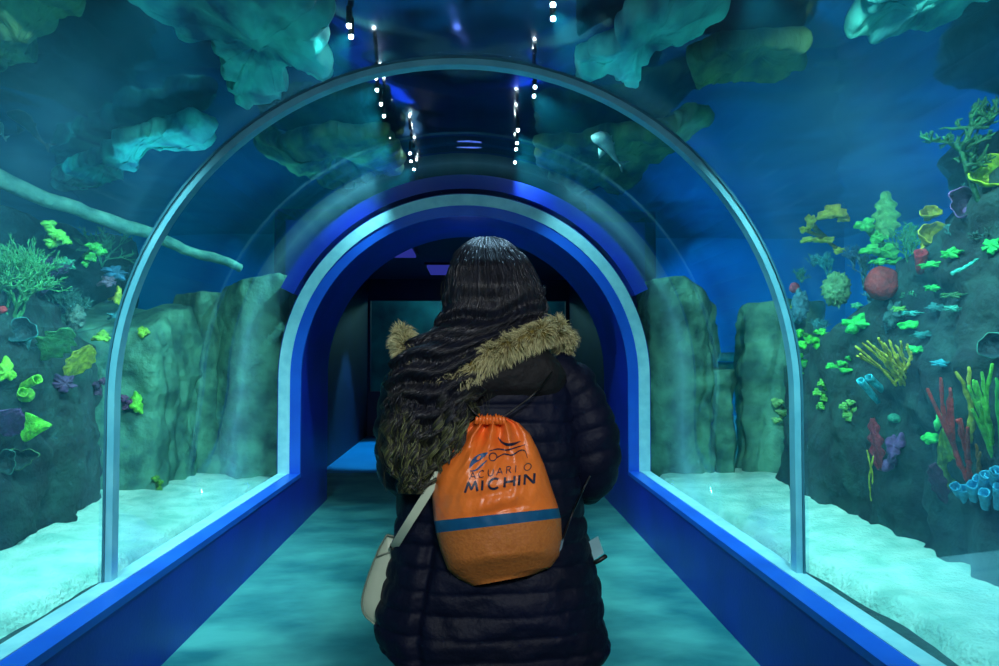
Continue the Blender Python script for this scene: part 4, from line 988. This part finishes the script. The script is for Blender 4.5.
def seg(pts, w, b, ext=0):
    """a polyline of constant width laid on the bag"""
    out = []
    for i, (a, c) in enumerate(zip(pts, pts[1:])):
        n = max(1, int(math.dist(a, c) / .8))
        out += [(lerp(a[0], c[0], k / n), lerp(a[1], c[1], k / n)) for k in range(n)]
    out.append(pts[-1]); n = len(out); vs = []
    for i, p in enumerate(out):
        q0, q1 = out[max(0, i - 1)], out[min(n - 1, i + 1)]; L = math.dist(q0, q1) or 1; nx, ny = -(q1[1] - q0[1]) / L, (q1[0] - q0[0]) / L
        ww = (w(i / (n - 1)) if callable(w) else w) / 2
        vs += [onto(p[0] + nx * ww, p[1] + ny * ww), onto(p[0] - nx * ww, p[1] - ny * ww)]
    b.add(vs, [(2 * i, 2 * i + 1, 2 * i + 3, 2 * i + 2) for i in range(n - 1)])
def letters(items, h, th, m, name, y0, x0, sl):
    b = MB()
    for ch, x, wd in items:
        for pl in LET[ch]:
            seg([(x + wd * u + v * h * .06, y0 - (x + wd * u - x0) * sl - v * h) for u, v in pl], th, b)
    return b.build(name, m, bag, smooth=False)
letters([('M', 465, 12.5), ('I', 479.5, 5), ('C', 488.5, 11.5), ('H', 504.5, 9.5), ('I', 516.5, 5), ('N', 524.5, 9.5)], 10.2, 2.3, M['ink'], 'lettering', 492, 471, .138)
letters([('A', 469.5, 6), ('C', 478.5, 6), ('U', 488, 5), ('A', 496.5, 6), ('R', 506.5, 4.5), ('I', 513.5, 4), ('O', 524, 7)], 6.8, .85, M['ink'], 'lettering', 478, 478, .155)
def sm(pts, k=6): return [(p.x, p.y) for p in catm([Vector((x, y, 0)) for x, y in pts], k)]
fat = lambda a, c, e: (lambda t: lerp(a, e, t) + c * math.sin(math.pi * t))
b = MB()
seg(sm([(498, 437), (503, 443), (511, 444.5), (521, 441)]), fat(.5, 2.4, .3), b)
seg(sm([(489, 451), (498, 449), (507, 450), (516, 447.5), (525.5, 444.5)]), fat(.8, .8, .5), b)
seg(sm([(497.5, 457.5), (504, 454), (512, 455), (520, 450.5), (525, 451), (527.5, 458)]), fat(.8, .8, .4), b)
seg(sm([(489, 457), (491, 453.5), (495, 453.5), (497, 457), (494, 460.5), (490.5, 460), (489, 457)]), 1.0, b)
b.build('logo', M['ink'], bag, smooth=False)
b = MB(); seg(sm([(469.5, 468), (473, 462), (479, 457.5), (488, 452.5)]), fat(.6, 5.0, .8), b); seg(sm([(470, 471), (476, 470), (484, 463), (487, 460)]), fat(.4, 1.6, .4), b)
b.build('logo', M['inkblue'], bag, smooth=False)
# gathered mouth, cords, corner patches
b = MB()
for k in range(9):
    x = 476 + k * 3.6; b.tube([P(x, 424, 1.70), P(x * .9 + 49, 418, 1.70 - .004 * (k % 2)), P(x * .75 + 122.5, 414 + (k % 3), 1.71)], [.006, .005, .002], 8)
b.build('gathered_mouth', M['orange'], bag)
for q in ([P(482, 420, 1.70), P(470, 408, 1.70), P(458, 392, 1.735), P(450, 372, 1.75)], [P(500, 419, 1.70), P(516, 408, 1.705), P(536, 392, 1.71), P(552, 372, 1.76)],
          [P(560, 548, 1.73), P(567, 528, 1.72), P(574, 510, 1.73), P(582, 492, 1.79), P(590, 476, 1.80)]):
    b = MB(); b.tube(catm(q), .0025, 6); b.build('drawcord', M['black'], bag)
b = MB(); b.add([P(552, 563, 1.722), P(562, 548, 1.722), P(564, 538, 1.722), P(554, 546, 1.70), P(552, 563, 1.728), P(562, 548, 1.728), P(564, 538, 1.728), P(554, 546, 1.706)], [(0, 1, 2, 3), (7, 6, 5, 4), (0, 4, 5, 1), (1, 5, 6, 2), (2, 6, 7, 3), (3, 7, 4, 0)])
b.build('corner_patch', mat('patch', (120, 150, 165), None, 9, .4), bag, smooth=False)

# ---------------------------------------------------------------- cream shoulder bag
hb = empty('shoulder_bag', P(375, 622, 1.93), 'cream shoulder bag hanging at the woman\'s left hip', 'handbag')
b = MB(); OUT = [(387, 534), (379, 548), (372, 565), (366, 582), (361.5, 600), (363, 613), (370, 621), (381, 628), (396, 628), (408, 612), (412, 580), (408, 552), (398, 538)]
oc = catm([Vector((x, y, 0)) for x, y in OUT + [OUT[0]]], 5); cc = Vector((388, 586, 0)); rings = []
for f, dy in [(.05, 0), (.6, 0), (.9, .006), (.98, .018), (1, .035), (1, .065), (.98, .085), (.9, .1), (.6, .105), (.05, .105)]:
    rings.append([P(lerp(cc.x, p.x, f), lerp(cc.y, p.y, f), 1.87 + dy) for p in oc[:-1]])
b.loft(rings); fixn(b.build('bag_body', M['cream'], hb))
b = MB(); b.tube([P(*q, 1.872) for q in [(p.x * .985 + cc.x * .015, p.y * .985 + cc.y * .015) for p in oc]], .0028, 6, dome=False); b.build('piping', M['creamdark'], hb)
b = MB(); b.tube([P(377, 557, 1.868), P(384, 554, 1.866), P(392, 552, 1.866)], .0024, 6); b.build('zip', M['creamdark'], hb)
b = MB(); sp_ = catm([P(391, 552, 1.88), P(397, 542, 1.80), P(408, 524, 1.745), P(420, 505, 1.725), P(431, 487, 1.715), P(440, 470, 1.715)], 6)
rings = []
for i, p in enumerate(sp_):
    t = (sp_[min(i + 1, len(sp_) - 1)] - sp_[max(i - 1, 0)]).normalized(); w = t.cross(Vector((0, 1, 0))).normalized() * .0105; h = Vector((0, .0022, 0))
    rings.append([p - w - h, p + w - h, p + w + h, p - w + h])
b.loft(rings); o = fixn(b.build('strap', M['cream'], hb, smooth=False))
b = MB(); c0 = P(395, 546, 1.835); rr = []
b.tube([c0 + Vector((math.cos(a * .5236) * .012, 0, math.sin(a * .5236) * .009)) for a in range(13)], .0022, 6, dome=False); b.build('buckle', M['black'], hb)
# folded card with dark pull at the right pocket
cd = empty('folded_card', P(597, 562, 1.9), 'pale blue card sticking out by the woman\'s right pocket', 'card')
b = MB(); q = [(588, 542), (598, 536), (604, 553), (594, 560)]
b.loft([[P(x, y, 1.86) for x, y in q], [P(x, y, 1.872) for x, y in q]]); b.build('card_sheet', M['card'], cd, smooth=False)
b = MB(); b.tube([P(594, 563, 1.86), P(600, 560, 1.86), P(606, 556, 1.86)], .006, 8); b.build('pull_tab', M['black'], cd)

# ---------------------------------------------------------------- camera and view
cd_ = bpy.data.cameras.new('camera'); cd_.sensor_width = 36; cd_.lens = F / 999 * 36; cd_.clip_start = .02
co = bpy.data.objects.new('camera', cd_); C.objects.link(co); co.matrix_world = Matrix.Translation(CAM) @ ROT.to_4x4(); S.camera = co
w = bpy.data.worlds.new('World'); S.world = w; w.use_nodes = True
w.node_tree.nodes['Background'].inputs[0].default_value = (.02, .09, .2, 1); w.node_tree.nodes['Background'].inputs[1].default_value = .4
S.view_settings.view_transform = 'Standard'; S.view_settings.look = 'None'; S.view_settings.gamma = 1; S.view_settings.exposure = 0
S.cycles.volume_bounces = 1; S.cycles.max_bounces = 8; S.cycles.transparent_max_bounces = 16
S.cycles.sample_clamp_indirect = 4
for o in list(bpy.data.objects):
    if '_o' in o: del o['_o']
